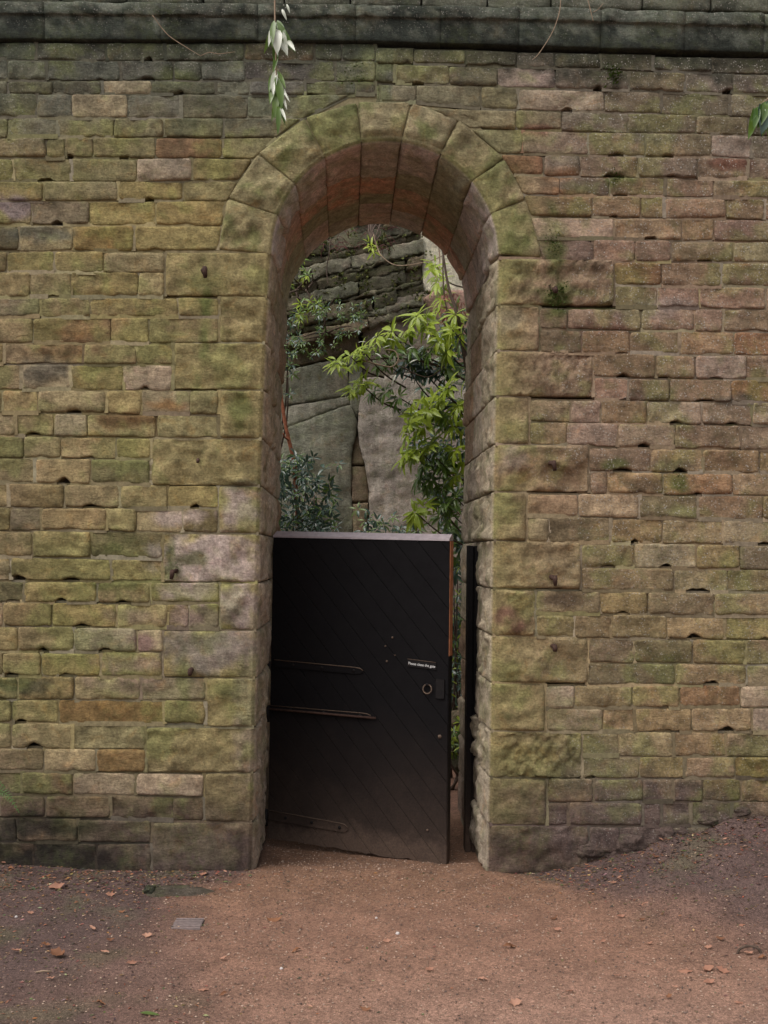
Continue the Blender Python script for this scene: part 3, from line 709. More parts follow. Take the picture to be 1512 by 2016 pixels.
# voussoirs and the barrel of the arch
ARC_C = at(ACX, ACY); ARC_R = AR / 360.0 * 1.0
def arc_pt(th, r=AR): return at(ACX + r * math.sin(th), ACY - r * math.cos(th))
OR_ = (0.60, 0.335, 0.225); GM = (0.37, 0.34, 0.215); GY = (0.55, 0.455, 0.385)  # soffit colours, lightened to make up for weak bounce light underneath
for i in range(9):
    rr = random.Random(200 + i)
    t0, t1 = math.radians(VANG[i]), math.radians(VANG[i + 1])
    o0, o1 = at(*VOUT[i]), at(*VOUT[i + 1]); g = 0.0022
    in0, in1 = arc_pt(t0), arc_pt(t1)
    Lf = ((o0 - in0).length + (o1 - in1).length) / 2 - CH * 0.8; Lr = [0.40, 0.34, 0.48, 0.44, 0.50, 0.42, 0.52, 0.38, 0.46][i]
    chm = CH * 0.8; sv = (t1 - t0) * AR / 360.0
    def pos(u, v):
        t = (v + g * (1 - 2 * v / sv)) / sv; th = lerp(t0, t1, t); ip = arc_pt(th); op = o0.lerp(o1, t)
        rad = (op - ip).normalized()
        if u < Lf: return (op - rad * g).lerp(ip + rad * chm, u / Lf)
        w = u - Lf
        if w < chm * 1.41: k = w / 1.41; q = ip + rad * (chm - k); return Vector((q.x, k, q.z))
        return Vector((ip.x, chm + w - chm * 1.41, ip.z))
    def nor(u, v):
        th = lerp(t0, t1, v / sv); ip = arc_pt(th); inn = (ARC_C - ip).normalized(); nf = Vector((0, -1, 0))
        if u < Lf - 0.004: return nf
        if u > Lf + chm * 1.41 + 0.004: return inn
        return (nf + inn).normalized()
    U = [q for q in stations(Lf, 0.018) if q < Lf - 0.012] + [Lf - 0.010, Lf - 0.004, Lf, Lf + chm * 0.7, Lf + chm * 1.41] + [Lf + chm * 1.41 + q for q in stations(Lr, 0.035)[1:]]
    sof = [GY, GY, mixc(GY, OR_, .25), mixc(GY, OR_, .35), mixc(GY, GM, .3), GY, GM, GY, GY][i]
    vb = [(0.41, 0.35, 0.19), (0.41, 0.355, 0.20), (0.41, 0.355, 0.18), (0.36, 0.33, 0.14), (0.45, 0.37, 0.20), (0.39, 0.32, 0.19), (0.39, 0.32, 0.17), (0.38, 0.31, 0.18), (0.39, 0.325, 0.175)][i]
    def colf(p, s=i * 1.3):
        c = wall_col(p.x, p.z, s, vb, None)
        n_ = noise.fractal(p * 8 + Vector((s, 0, 0)), 1.0, 2.0, 3)
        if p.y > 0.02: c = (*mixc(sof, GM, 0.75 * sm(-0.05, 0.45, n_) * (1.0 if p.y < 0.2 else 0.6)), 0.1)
        else:
            c = (*mixc(c[:3], (0.14, 0.165, 0.048), 0.6 * sm(0.0, 0.5, n_)), c[3] * 0.3)
        return c
    def calm(u, v):
        d = Lf - u
        if d > 0: return 0.12 + 0.88 * sm(0.008, 0.035, d)
        d = u - Lf - chm * 1.41
        return 0.1 if d < 0 else 0.1 + 0.9 * sm(0, 0.06, d)
    mb = MB(); su = Lf + chm * 1.41 + Lr
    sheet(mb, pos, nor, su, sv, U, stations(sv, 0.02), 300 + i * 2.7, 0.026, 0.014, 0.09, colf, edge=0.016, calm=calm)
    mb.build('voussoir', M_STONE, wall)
    y = chm + Lr; k = 0
    cuts = [[0.85, 1.44], [0.92, 1.2, 1.44], [0.76, 1.05, 1.44], [0.90, 1.2, 1.44], [0.84, 1.02, 1.44], [0.72, 1.12, 1.44], [0.98, 1.44], [0.80, 1.2, 1.44], [0.9, 1.44]][i]
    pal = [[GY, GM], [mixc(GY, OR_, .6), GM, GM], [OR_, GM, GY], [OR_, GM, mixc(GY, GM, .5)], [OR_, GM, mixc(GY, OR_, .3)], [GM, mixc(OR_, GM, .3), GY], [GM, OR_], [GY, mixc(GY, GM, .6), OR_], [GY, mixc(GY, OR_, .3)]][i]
    for yb, pc in zip(cuts, pal):
        su2 = yb - y - 2 * g
        def pos3(u, v, ya=y):
            th = lerp(t0, t1, (v + g * (1 - 2 * v / sv)) / sv); ip = arc_pt(th); return Vector((ip.x, ya + g + u, ip.z))
        def nor3(u, v):
            return (ARC_C - arc_pt(lerp(t0, t1, v / sv))).normalized()
        def col3(p, s=i + k * 5.1, pc=pc):
            n_ = noise.fractal(p * 7 + Vector((s, 2, 0)), 1.0, 2.0, 4)
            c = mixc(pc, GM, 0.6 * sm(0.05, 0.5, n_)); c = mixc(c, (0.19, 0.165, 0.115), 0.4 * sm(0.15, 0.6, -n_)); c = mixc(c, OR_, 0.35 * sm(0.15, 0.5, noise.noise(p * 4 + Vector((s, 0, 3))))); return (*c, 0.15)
        mb = MB()
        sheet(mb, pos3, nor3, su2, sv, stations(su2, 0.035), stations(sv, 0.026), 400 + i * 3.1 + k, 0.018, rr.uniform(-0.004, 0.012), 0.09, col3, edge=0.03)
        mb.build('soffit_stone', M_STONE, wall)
        y = yb; k += 1

# mortar between the voussoirs (a ring just behind their faces)
ring_o, ring_i = [], []
for k in range(61):
    th = math.radians(-90 + 3 * k); ring_i.append(arc_pt(th, AR + 5)); 
    j = max(0, min(8, sum(1 for a in VANG[1:-1] if a <= -90 + 3 * k))); t = (-90 + 3 * k - VANG[j]) / (VANG[j+1] - VANG[j])
    q = at(*VOUT[j]).lerp(at(*VOUT[j+1]), t); ring_o.append(q + (q - ARC_C).normalized() * 0.045)
vs = []; fs = []
for a, b in zip(ring_i, ring_o): vs += [Vector((a.x, 0.006, a.z)), Vector((b.x, 0.006, b.z))]
for k in range(60): fs.append((2*k, 2*k+2, 2*k+3, 2*k+1))
mortar.add(vs, fs, (0.24, 0.205, 0.115))
tag(mortar.build('mortar', M_MORTAR, wall, smooth=False, centre=False), None, None, None, 'stuff')
if stuff_stones.v: tag(stuff_stones.build('wall_stone_remainder', M_STONE, wall, centre=False), None, None, None, 'stuff')

# rubble core of the wall, with the arch cut through
core = []
core += [Vector((-7, 0, -0.6)), Vector((-7, 0, WALL_TOP)), Vector((7, 0, WALL_TOP)), Vector((7, 0, -0.6))]
for y in range(1760, 500, -60): p = at(pl(JR, y), y); core.append(Vector((p.x + 0.012, 0, p.z)))
for k in range(0, 37): p = arc_pt(math.radians(90 - 5 * k), AR + 5); core.append(Vector((p.x, 0, p.z)))
for y in range(520, 1780, 60): p = at(pl(JL, y), y); core.append(Vector((p.x - 0.012, 0, p.z)))
bm = bmesh.new(); bv = [bm.verts.new((p.x, 0.10, p.z)) for p in core]; f = bm.faces.new(bv)
r = bmesh.ops.extrude_face_region(bm, geom=[f])
for v in r['geom']:
    if isinstance(v, bmesh.types.BMVert): v.co.y = WALL_D - 0.04
bmesh.ops.triangulate(bm, faces=bm.faces[:]); bmesh.ops.recalc_face_normals(bm, faces=bm.faces[:])
me = bpy.data.meshes.new('rubble_core'); bm.to_mesh(me); bm.free(); me.materials.append(M_CORE)
o = bpy.data.objects.new('rubble_core', me); COL.objects.link(o); o.parent = wall
# back skin of the wall (plain ashlar the photograph hardly shows), four big bands either side of the arch
mb = MB(); rr = random.Random(5)
for left in (True, False):
    z = -0.5
    while z < WALL_TOP - 0.2:
        x = 0.95 if not left else -0.75
        if z > 2.9: x = (1.0 if not left else -0.9)
        while abs(x) < 6.5:
            w = rr.uniform(0.4, 0.7) * (-1 if left else 1)
            a, b = min(x, x + w), max(x, x + w)
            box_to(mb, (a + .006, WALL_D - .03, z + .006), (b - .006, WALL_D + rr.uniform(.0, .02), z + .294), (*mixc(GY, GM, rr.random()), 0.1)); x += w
        z += 0.30
tag(mb.build('back_facing_stones', M_STONE, wall, smooth=False, centre=False), None, None, None, 'stuff')

# string course (moulded cornice) and the parapet course above it
def cornice(x0, x1, idx):
    rr = random.Random(900 + idx)
    yt = lambda x: 10 + (x / 1512.0) * 17 if x < 1000 else 21 + (x - 1000) / 512.0 * 14
    yb = lambda x: 84 + (x / 1512.0) * 6 if x < 700 else 87 + (x - 700) / 812.0 * 24
    a0, a1, b0, b1 = at(x0, yt(x0)), at(x1, yt(x1)), at(x0, yb(x0)), at(x1, yb(x1))
    prof = [(0.0, -0.010), (0.0, -0.043), (0.015, -0.046), (0.10, -0.046), (0.20, -0.046), (0.30, -0.046), (0.315, -0.043), (0.33, -0.030), (0.36, -0.027), (0.46, -0.027), (0.58, -0.027), (0.70, -0.027), (0.82, -0.027), (0.93, -0.026), (0.955, -0.022), (0.965, 0.0), (1.0, 0.06)]
    n = max(4, int((a1 - a0).length / 0.025)); vs, cs = [], []; lm = rr.uniform(0.7, 1.15)
    for i in range(n + 1):
        s = i / n; s2 = min(1, max(0, s)); e = min(s, 1 - s) * (a1 - a0).length
        for t, y in prof:
            p = a0.lerp(a1, s2).lerp(b0.lerp(b1, s2), t); p.y = y
            inset = 0.0008 * (1 if s < 0.5 else -1) * sm(0.02, 0, e); p.x += inset
            k = 1 - 0.15 * sm(0.008, 0, e)
            p.y = y * k - (rocky(p, idx * 2.2, 0.016) + 0.004 * noise.noise(p * 8)) * sm(0, 0.02, e) * (1 if -0.03 >= y else 0.3)
            p.z += 0.003 * noise.noise(p * 14)
            vs.append(p)
            n_ = noise.fractal(p * 7, 0.7, 2.0, 5); n2 = noise.fractal(p * 2.6, 1, 2, 3)
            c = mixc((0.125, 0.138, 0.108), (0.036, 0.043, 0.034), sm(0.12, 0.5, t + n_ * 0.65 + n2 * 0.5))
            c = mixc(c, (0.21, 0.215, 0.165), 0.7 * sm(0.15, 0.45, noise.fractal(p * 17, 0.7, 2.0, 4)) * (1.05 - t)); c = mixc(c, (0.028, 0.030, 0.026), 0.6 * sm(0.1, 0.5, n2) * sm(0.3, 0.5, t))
            cs.append((c[0]*lm, c[1]*lm, c[2]*lm, 0.6 * (1 - t)))
    m = len(prof); fs = [(i*m+j, i*m+j+1, (i+1)*m+j+1, (i+1)*m+j) for i in range(n) for j in range(m-1)]
    fs += [tuple(range(m))[::-1], tuple(n*m + j for j in range(m))]
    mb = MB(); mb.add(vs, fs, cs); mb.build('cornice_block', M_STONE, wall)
cx = [-330, -110, 90, 318, 509, 700, 867, 1021, 1181, 1345, 1500, 1680, 1850]
for i, (a, b) in enumerate(zip(cx, cx[1:])): cornice(a, b, i)
px_ = [-330, -180, -40, 120, 250, 400, 560, 690, 830, 960, 1085, 1265, 1400, 1560, 1700, 1850]
for row in range(1):
    for i, (a, b) in enumerate(zip(px_, px_[1:])):
        s = (row % 2) * 60
        yt = lambda x: -92 - row * 95 + x / 1512.0 * 17; yb = lambda x: 5 - row * 95 + x / 1512.0 * 19
        T = [at(a + s, yt(a + s), -0.02), at(b + s, yt(b + s), -0.02), at(b + s, yb(b + s), -0.02), at(a + s, yb(a + s), -0.02)]
        mb = MB(); quad_stone(mb, *T, 700 + row * 20 + i, 0.012, 0.008, lambda p, s=i: (*mixc((0.15, 0.155, 0.115), (0.05, 0.055, 0.04), sm(-0.2, 0.5, noise.fractal(p * 5, 1, 2, 3))), 0.5), depth=0.14, step=0.035)
        mb.build('parapet_block', M_STONE, wall)
# coping to close the top
mb = MB(); box_to(mb, (-7, -0.06, WALL_TOP), (7, WALL_D + 0.05, WALL_TOP + 0.12), (0.10, 0.11, 0.08, 0.4)); mb.build('coping', M_STONE, wall, smooth=False)

# iron pegs left in the quoins
def peg(px, py, L, r, bent=0.0, flat=False):
    p = at(px, py); mb = MB()
    tip = p + Vector((0.012 * bent, -L, -0.010))
    tube(mb, [p + Vector((0, 0.06, 0)), p + Vector((0, -L * 0.5, 0.001)), tip], [r, r * 0.95, r * 0.9], 8, wob=0.3)
    tube(mb, [tip + Vector((0, 0.006, r * 1.25)), tip + Vector((0.001, 0, 0)), tip + Vector((0.004 * bent, 0.002, -r * (2.6 if bent else 1.2)))], [r * 0.85, r * 1.0, r * 0.7], 8, wob=0.4)
    mb.build('iron_peg', M_IRON, wall, smooth=True)
for a in [(402, 536, 0.075, 0.015, 1), (347, 1124, 0.06, 0.013, -1), (377, 1318, 0.06, 0.014, 0), (390, 905, 0.02, 0.008, 0), (1083, 912, 0.055, 0.014, 1), (1084, 1136, 0.06, 0.014, 1), (1088, 1271, 0.06, 0.014, 0), (1090, 572, 0.05, 0.014, 0)]:
    peg(*a)

# ------------------------------------------------------------------ the quarry face behind
YC = 5.4
cliff = empty('quarry_face', (0, YC, 0), 'grey green quarry rock face with split slabs and mossy bedding layers behind the arch', 'rock face')
cliff['kind'] = 'structure'; del cliff['category']
def rock_poly(name, pts, Y, seed, col, amp=0.03, tilt=(0, 0), step=0.04, depth=0.22, jag=0.010, soft=0.012, bow=0.0, lichen_amt=0.2):
    """one slab of rock: outline given in photo pixels, laid out on the plane at depth Y, real thickness and relief"""
    W = [at(x, y, Y) for x, y in pts]
    # roughen the outline
    P = []
    for a, b in zip(W, W[1:] + W[:1]):
        n = max(1, int((b - a).length / 0.035))
        for k in range(n):
            p = a.lerp(b, k / n); q = p * 16 + Vector((seed, 0, 0))
            P.append(Vector((p.x + noise.noise(q) * jag, 0, p.z + noise.noise(q + Vector((5, 5, 5))) * jag)))
    bm = bmesh.new(); f = bm.faces.new([bm.verts.new(p) for p in P])
    if f.normal.y > 0: f.normal_flip()
    x0, x1 = min(p.x for p in P), max(p.x for p in P); z0, z1 = min(p.z for p in P), max(p.z for p in P)
    x = x0 + step
    while x < x1: bmesh.ops.bisect_plane(bm, geom=bm.verts[:] + bm.edges[:] + bm.faces[:], plane_co=(x, 0, 0), plane_no=(1, 0, 0)); x += step
    z = z0 + step
    while z < z1: bmesh.ops.bisect_plane(bm, geom=bm.verts[:] + bm.edges[:] + bm.faces[:], plane_co=(0, 0, z), plane_no=(0, 0, 1)); z += step
    bmesh.ops.recalc_face_normals(bm, faces=bm.faces[:])
    if sum(fc.normal.y * fc.calc_area() for fc in bm.faces) > 0: bmesh.ops.reverse_faces(bm, faces=bm.faces[:])
    bm.edges.ensure_lookup_table()
    bnd = [e for e in bm.edges if e.is_boundary]; bset = {v for e in bnd for v in e.verts}
    segs = [(e.verts[0].co.copy(), e.verts[1].co.copy()) for e in bnd]
    cxm, czm = (x0 + x1) / 2, (z0 + z1) / 2
    base = {}
    for v in bm.verts:
        d = 0.0 if v in bset else min((geometry.intersect_point_line(v.co, a, b)[0] - v.co).length if 0 <= geometry.intersect_point_line(v.co, a, b)[1] <= 1 else min((a - v.co).length, (b - v.co).length) for a, b in segs)
        base[v] = d
    r = bmesh.ops.extrude_edge_only(bm, edges=bnd)
    back = [g for g in r['geom'] if isinstance(g, bmesh.types.BMVert)]
    for v in back: v.co.y = depth
    for v, d in base.items():
        q = Vector((v.co.x, seed, v.co.z))
        h = rocky(q * 0.8, seed, amp * 0.55) * sm(0, soft, d) + noise.fractal(q * 9, 1, 2, 3) * amp * 0.3
        y = -h + soft * 0.6 * (1 - sm(0, soft, d)) + tilt[0] * (v.co.x - cxm) + tilt[1] * (v.co.z - czm) - bow * sm(0, 0.4, d)
        v.co.y = y
    ls = bm.loops
    me = bpy.data.meshes.new(name); 
    bm.normal_update(); bm.to_mesh(me); bm.free()
    a = me.color_attributes.new('tint', 'FLOAT_COLOR', 'POINT'); dat = []
    for v in me.vertices:
        q = Vector((v.co.x, seed * 0.3, v.co.z)); n1 = noise.fractal(q * 3.2, 1, 2, 4); n2 = noise.fractal(q * 12, 1, 2, 3)
        c = mixc(col, tuple(k * 0.7 for k in col), sm(-0.1, 0.6, n1)); c = mixc(c, (0.19, 0.21, 0.10), 0.4 * sm(0.15, 0.6, n2)); c = mixc(c, (0.36, 0.27, 0.21), 0.35 * sm(0.2, 0.7, -n1 + n2 * .3))
        dat += [*c, lichen_amt]  # alpha carries the density of pale lichen specks
    a.data.foreach_set('color', dat)
    me.polygons.foreach_set('use_smooth', [True] * len(me.polygons)); me.materials.append(M_ROCK)
    o = bpy.data.objects.new(name, me); COL.objects.link(o); o.parent = cliff; o.location = (0, Y - YC, 0)
    return o
GRY = (0.27, 0.27, 0.20); PAL = (0.45, 0.395, 0.33); BRN = (0.25, 0.19, 0.125)
rock_poly('rock_slab', [(430,755),(500,742),(568,728),(649,711),(684,705),(686,777),(560,798),(500,810),(430,824)], YC, 1.1, GRY, 0.03, (0.02, -0.1))
rock_poly('rock_slab', [(430,827),(500,813),(560,801),(686,780),(688,795),(667,801),(561,842),(500,862),(430,886)], YC + 0.02, 2.2, mixc(GRY, PAL, .3), 0.025)
rock_poly('rock_slab', [(430,888),(500,864),(561,845),(667,804),(690,798),(703,830),(700,862),(694,880),(692,930),(691,975),(694,1000),(697,1250),(430,1250)], YC + 0.0, 3.3, GRY, 0.035, (0.03, -0.06), bow=0.03)
rock_poly('rock_slab', [(686,700),(712,696),(713,742),(709,800),(704,822),(690,798),(687,780)], YC + 0.015, 3.9, GRY, 0.03)
rock_poly('rock_slab', [(695,868),(705,858),(711,890),(718,914),(692,916)], YC + 0.012, 4.1, BRN, 0.02)
rock_poly('rock_slab', [(692,919),(718,917),(724,950),(725,987),(694,989),(690,955)], YC + 0.012, 4.6, BRN, 0.02)
rock_poly('rock_slab', [(694,992),(725,990),(723,1030),(722,1250),(697,1250)], YC + 0.012, 4.9, BRN, 0.02)
rock_poly('rock_slab', [(713,748),(800,737),(960,728),(1010,728),(1010,1250),(724,1250),(727,985),(726,955),(718,915),(708,872),(704,840),(708,790)], YC - 0.05, 5.5, PAL, 0.04, (0.05, -0.05), bow=0.05, lichen_amt=0.9)
rock_poly('rock_slab', [(716,640),(760,592),(835,578),(875,600),(880,728),(800,732),(716,742),(712,700)], YC + 0.04, 6.6, mixc(PAL, BRN, .4), 0.035, (0, -0.15))
rock_poly('rock_slab', [(430,660),(540,640),(640,650),(700,640),(710,690),(649,705),(568,722),(500,736),(430,748)], YC + 0.08, 7.7, BRN, 0.07, (0, -0.15))
rock_poly('rock_slab', [(828,440),(990,420),(990,590),(834,572)], YC + 0.0, 8.8, (0.80, 0.74, 0.56), 0.03)  # sunlit slab: the sunlight is put into its very pale colour
rock_poly('rock_slab', [(830,592),(850,578),(990,570),(990,740),(884,728),(878,650)], YC + 0.03, 9.9, (0.55, 0.35, 0.27), 0.04, (0, -0.2))
# bedding layers: thin tilted beds broken into lengths
rr = random.Random(77); y0 = 395.0; k = 0
while y0 < 645:
    h = rr.choice((6, 9, 14, 20, 27)); x = 420
    while x < 832:
        w = rr.uniform(30, 170); x1 = min(x + w, 834)
        f = lambda X: y0 + (700 - X) * 0.235
        if f(x) + h < 690 and x1 - x > 14:
            rock_poly('rock_layer', [(x, f(x)), (x1 - 0.6, f(x1)), (x1 - 0.6, f(x1) + h - 1.2), (x, f(x) + h - 1.2)], YC + rr.uniform(-0.06, 0.06) - (y0 - 520) * 0.0005, 20 + k, mixc(mixc(BRN, GRY, rr.random()), (0.075, 0.07, 0.038), rr.uniform(0.1, 0.9)), 0.035, (rr.uniform(-.1, .1), rr.uniform(-.35, .1)), 0.03, 0.25, 0.034, 0.010)
        x = x1 + 0.5; k += 1
    y0 += h
# the dark mass of the hill behind and around the slabs
mb = MB(); vs, cs = [], []; nxx, nzz = 81, 50
for j in range(nzz + 1):
    for i in range(nxx + 1):
        x = -9 + 18 * i / nxx; z = -0.5 + 7.6 * j / nzz; p = Vector((x, z, 0))
        y = YC + 0.20 + noise.fractal(p * 0.8, 1, 2, 5) * 0.10 + (0.25 * abs(x) ** 1.1 * 0.3 if abs(x) > 1.8 else 0) + max(0, z - 5.2) * 1.6
        if abs(x) > 1.6 or z > 4.8: y += noise.fractal(p * 1.9, 1, 2, 5) * 0.22 - 0.12
        vs.append((x, y, z)); n = noise.fractal(p * 3, 1, 2, 4)
        cs.append((*mixc((0.17, 0.145, 0.10), (0.08, 0.085, 0.045), sm(-.2, .5, n)), 0.2))
w_ = nxx + 1
mb.add(vs, [(j*w_+i, j*w_+i+1, (j+1)*w_+i+1, (j+1)*w_+i) for j in range(nzz) for i in range(nxx)], cs)
tag(mb.build('hillside', M_ROCK, None, centre=False), 'dark rock of the hillside behind the split slabs', None, None, 'structure')

# ------------------------------------------------------------------ the door and its frame
HX, HY = -0.448, 0.77; FX, FY = 0.600, 0.300
du = Vector((FX - HX, FY - HY, 0)); DW = du.length; du.normalize(); dn = Vector((du.y, -du.x, 0))   # face normal towards the camera
def on_door(px, py, off=0.0):
    """photo pixel -> (s, z) on the door's face"""
    d = ray(px, py); o = Vector((HX, HY, 0)) + dn * off
    t = (o - CAM).dot(dn) / d.dot(dn); p = CAM + d * t
    return (p - o).dot(du), p.z
zt0, zt1 = on_door(545, 1056)[1], on_door(888, 1063)[1]; zb0, zb1 = on_door(531, 1651)[1], on_door(877, 1702)[1]
door = empty('door', (HX, HY, zb0), 'black plank door of diagonal boards standing ajar in the archway', 'door')
def D(s, z, off=0.0): return Vector((HX, HY, 0)) + du * s + dn * off + Vector((0, 0, z))
zt = lambda s: lerp(zt0, zt1, s / DW)
def zb(s): return lerp(zb0, zb1, s / DW) + 0.008 * noise.noise(Vector((s * 14, 3, 0))) + 0.020 * max(0, noise.noise(Vector((s * 30, 8, 1)))) - 0.006 * sm(0.4, 0.6, s / DW)
# backing panel
mb = MB(); n = 24; vs = []
for i in range(n + 1):
    s = DW * i / n
    for off in (-0.012, -0.058):
        vs += [D(s, zb(s), off), D(s, zt(s) - 0.004, off)]
fs = []
for i in range(n):
    o = i * 4; fs += [(o, o+4, o+5, o+1), (o+2, o+3, o+7, o+6), (o+1, o+5, o+7, o+3), (o, o+2, o+6, o+4)]
fs += [(0, 1, 3, 2), (n*4, n*4+2, n*4+3, n*4+1)]
mb.add(vs, fs); mb.build('door_panel', M_DOOR, door, smooth=False)
# diagonal boards
ang = math.radians(49); ax = Vector((math.cos(ang), -math.sin(ang))); pn = Vector((math.sin(ang), math.cos(ang)))
def clip(poly, n, d):
    out = []
    for a, b in zip(poly, poly[1:] + poly[:1]):
        da, db = a.dot(n) - d, b.dot(n) - d
        if da <= 0: out.append(a)
        if (da < 0) != (db < 0) and abs(da - db) > 1e-9: out.append(a.lerp(b, da / (da - db)))
    return out
rect = [Vector((DW * i / 30, zb(DW * i / 30))) for i in range(31)] + [Vector((DW, zt(DW) - 0.004)), Vector((0, zt(0) - 0.004))]
proj = [p.dot(pn) for p in rect]; q = min(proj) - 0.03; rr = random.Random(3)
while q < max(proj):
    w = 0.108; poly = clip(clip(rect, pn, q + w - 0.0009), -pn, -(q + 0.0009))
    if len(poly) >= 3:
        poly = [p for i, p in enumerate(poly) if (p - poly[i-1]).length > 1e-4]
        area = 0.5 * sum(a.x*b.y - b.x*a.y for a, b in zip(poly, poly[1:] + poly[:1]))
        if abs(area) > 2e-4:
            c = sum(poly, Vector((0, 0))) / len(poly); off = rr.uniform(-0.0015, 0.0015)
            k = len(poly); vs = []
            for p in poly:
                d = p - c; ip = p - pn * (0.0013 if d.dot(pn) > 0 else -0.0013)
                vs += [D(p.x, p.y, -0.013), D(p.x, p.y, -0.002 + off), D(ip.x, ip.y, 0.0 + off)]
            fs = [(3*i, 3*((i+1)%k), 3*((i+1)%k)+1, 3*i+1) for i in range(k)] + [(3*i+1, 3*((i+1)%k)+1, 3*((i+1)%k)+2, 3*i+2) for i in range(k)] + [tuple(3*i+2 for i in range(k))]
            mb = MB(); mb.add(vs, fs); mb.build('board', M_DOOR, door, smooth=False)
    q += w
def dbox(mb, s0, s1, z0, z1, o0, o1, dz=0.0):
    """box on the door; dz tilts the right end"""
    vs = [D(s, z + (dz if s == s1 else 0), o) for o in (o0, o1) for s, z in ((s0, z0), (s1, z0), (s1, z1), (s0, z1))]
    mb.add(vs, [(0,3,2,1),(4,5,6,7),(0,1,5,4),(1,2,6,5),(2,3,7,6),(3,0,4,7)])
# sloping weather cap, its lit face painted in as a pale colour
mb = MB(); vs = []
for s in (0.0, DW):
    z = zt(s); vs += [D(s, z - 0.006, 0.006), D(s, z + 0.004, 0.004), D(s, z + 0.034, -0.045), D(s, z + 0.030, -0.064), D(s, z - 0.006, -0.064)]
mb.add(vs, [(i, (i+1) % 5, 5 + (i+1) % 5, 5 + i) for i in range(5)] + [(4,3,2,1,0), (5,6,7,8,9)]); mb.build('top_cap', M_CAP, door, smooth=False)
# worn edge strip, bare and orange above, dark below
zs = on_door(884, 1292)[1]
mb = MB(); dbox(mb, DW + 0.001, DW + 0.005, zs, zt1 - 0.006, -0.058, -0.004); mb.build('edge_strip', M_EDGE, door, smooth=False)['label'] = 'bare orange worn edge'
mb = MB(); dbox(mb, DW + 0.001, DW + 0.004, zb1 + 0.01, zs - 0.004, -0.058, -0.004); mb.build('edge_strip', M_DOOR, door, smooth=False)
# strap hinges with bolts
def strap(pa, pb, h, name='strap_hinge', mt=M_DOOR, tip=True):
    s0, z0 = on_door(*pa); s1, z1 = on_door(*pb); mb = MB(); L = s1 - s0; vs = []
    prof = [(0, 1), (0.9, 0.92), (0.965, 0.8), (1.0, 0.25)] if tip else [(0, 1), (1, 1)]
    for t, k in prof:
        s = s0 + L * t; zc = lerp(z0, z1, t) - h / 2
        vs += [D(s, zc - h/2*k, 0.001), D(s, zc + h/2*k, 0.001), D(s, zc + h/2*k*0.92, 0.009), D(s, zc - h/2*k*0.92, 0.009)]
    n = len(prof); fs = []
    for i in range(n - 1):
        for j in range(4): fs.append((i*4+j, i*4+(j+1)%4, (i+1)*4+(j+1)%4, (i+1)*4+j))
    fs += [(0,3,2,1), ((n-1)*4, (n-1)*4+1, (n-1)*4+2, (n-1)*4+3)]
    mb.add(vs, fs); st = mb.build(name, mt, door, smooth=False)
    mb = MB(); e = []   # rubbed upper edge; its highlight is painted as a paler tube
    for t, k in prof:
        s = s0 + L * t; zc = lerp(z0, z1, t) - h / 2 + h/2*k*0.93; e.append(D(s, zc, 0.0095))
    tube(mb, e, 0.0030, 5); eo = mb.build('rubbed_edge_highlight', M_BRONZE, st)
    for t in (0.22, 0.55, 0.9):
        mb = MB(); c = (s0 + L * t, lerp(z0, z1, t) - h * 0.5)
        tube(mb, [D(*c, 0.006), D(*c, 0.014), D(*c, 0.017)], [0.010, 0.009, 0.004], 8); mb.build('bolt', M_BLACKIRON, st)
    return st
strap((541, 1298), (716, 1314), 0.045)
strap((531, 1388), (731, 1404), 0.034)
strap((531, 1594), (686, 1621), 0.060)
# slide bolt rod lying along the middle strap
mb = MB(); a, b_ = on_door(533, 1391), on_door(742, 1413)
tube(mb, [D(a[0], a[1] - 0.012, 0.018), D(b_[0], b_[1], 0.018)], 0.007, 8); mb.build('bolt_rod', M_IRON, door)
# hinge knuckles on the frame side
for py in (1318, 1405, 1610):
    s, z = on_door(533, py); mb = MB(); tube(mb, [D(-0.012, z - 0.05, 0.008), D(-0.012, z + 0.05, 0.008)], 0.014, 10); mb.build('hinge_knuckle', M_BLACKIRON, door)
# ring handle with its plate, keyhole, worn bolt heads
s, z = on_door(843, 1356); mb = MB(); th = [2 * math.pi * i / 20 for i in range(21)]
tube(mb, [D(s + 0.026 * math.sin(t), z + 0.026 * math.cos(t), 0.016 - 0.004 * math.cos(t)) for t in th], 0.0042, 6); ring = mb.build('ring_handle', M_BRONZE, door)
mb = MB(); tube(mb, [D(s, z + 0.026, 0.0), D(s, z + 0.026, 0.024)], 0.008, 8); mb.build('ring_boss', M_BLACKIRON, door)
mb = MB(); dbox(mb, s + 0.05, s + 0.10, z - 0.05, z + 0.06, 0.0, 0.010); mb.build('latch_plate', M_BLACKIRON, door, smooth=False)
for px, py, r in ((866, 1450, 0.012), (762, 1302, 0.007), (773, 1255, 0.007), (759, 1272, 0.006), (842, 1634, 0.007), (778, 1290, 0.005)):
    s, z = on_door(px, py); mb = MB(); tube(mb, [D(s, z, -0.002), D(s, z, 0.006), D(s, z, 0.009)], [r, r * 0.9, r * 0.4], 10)
    mb.build('bolt_head', M_BRONZE, door)
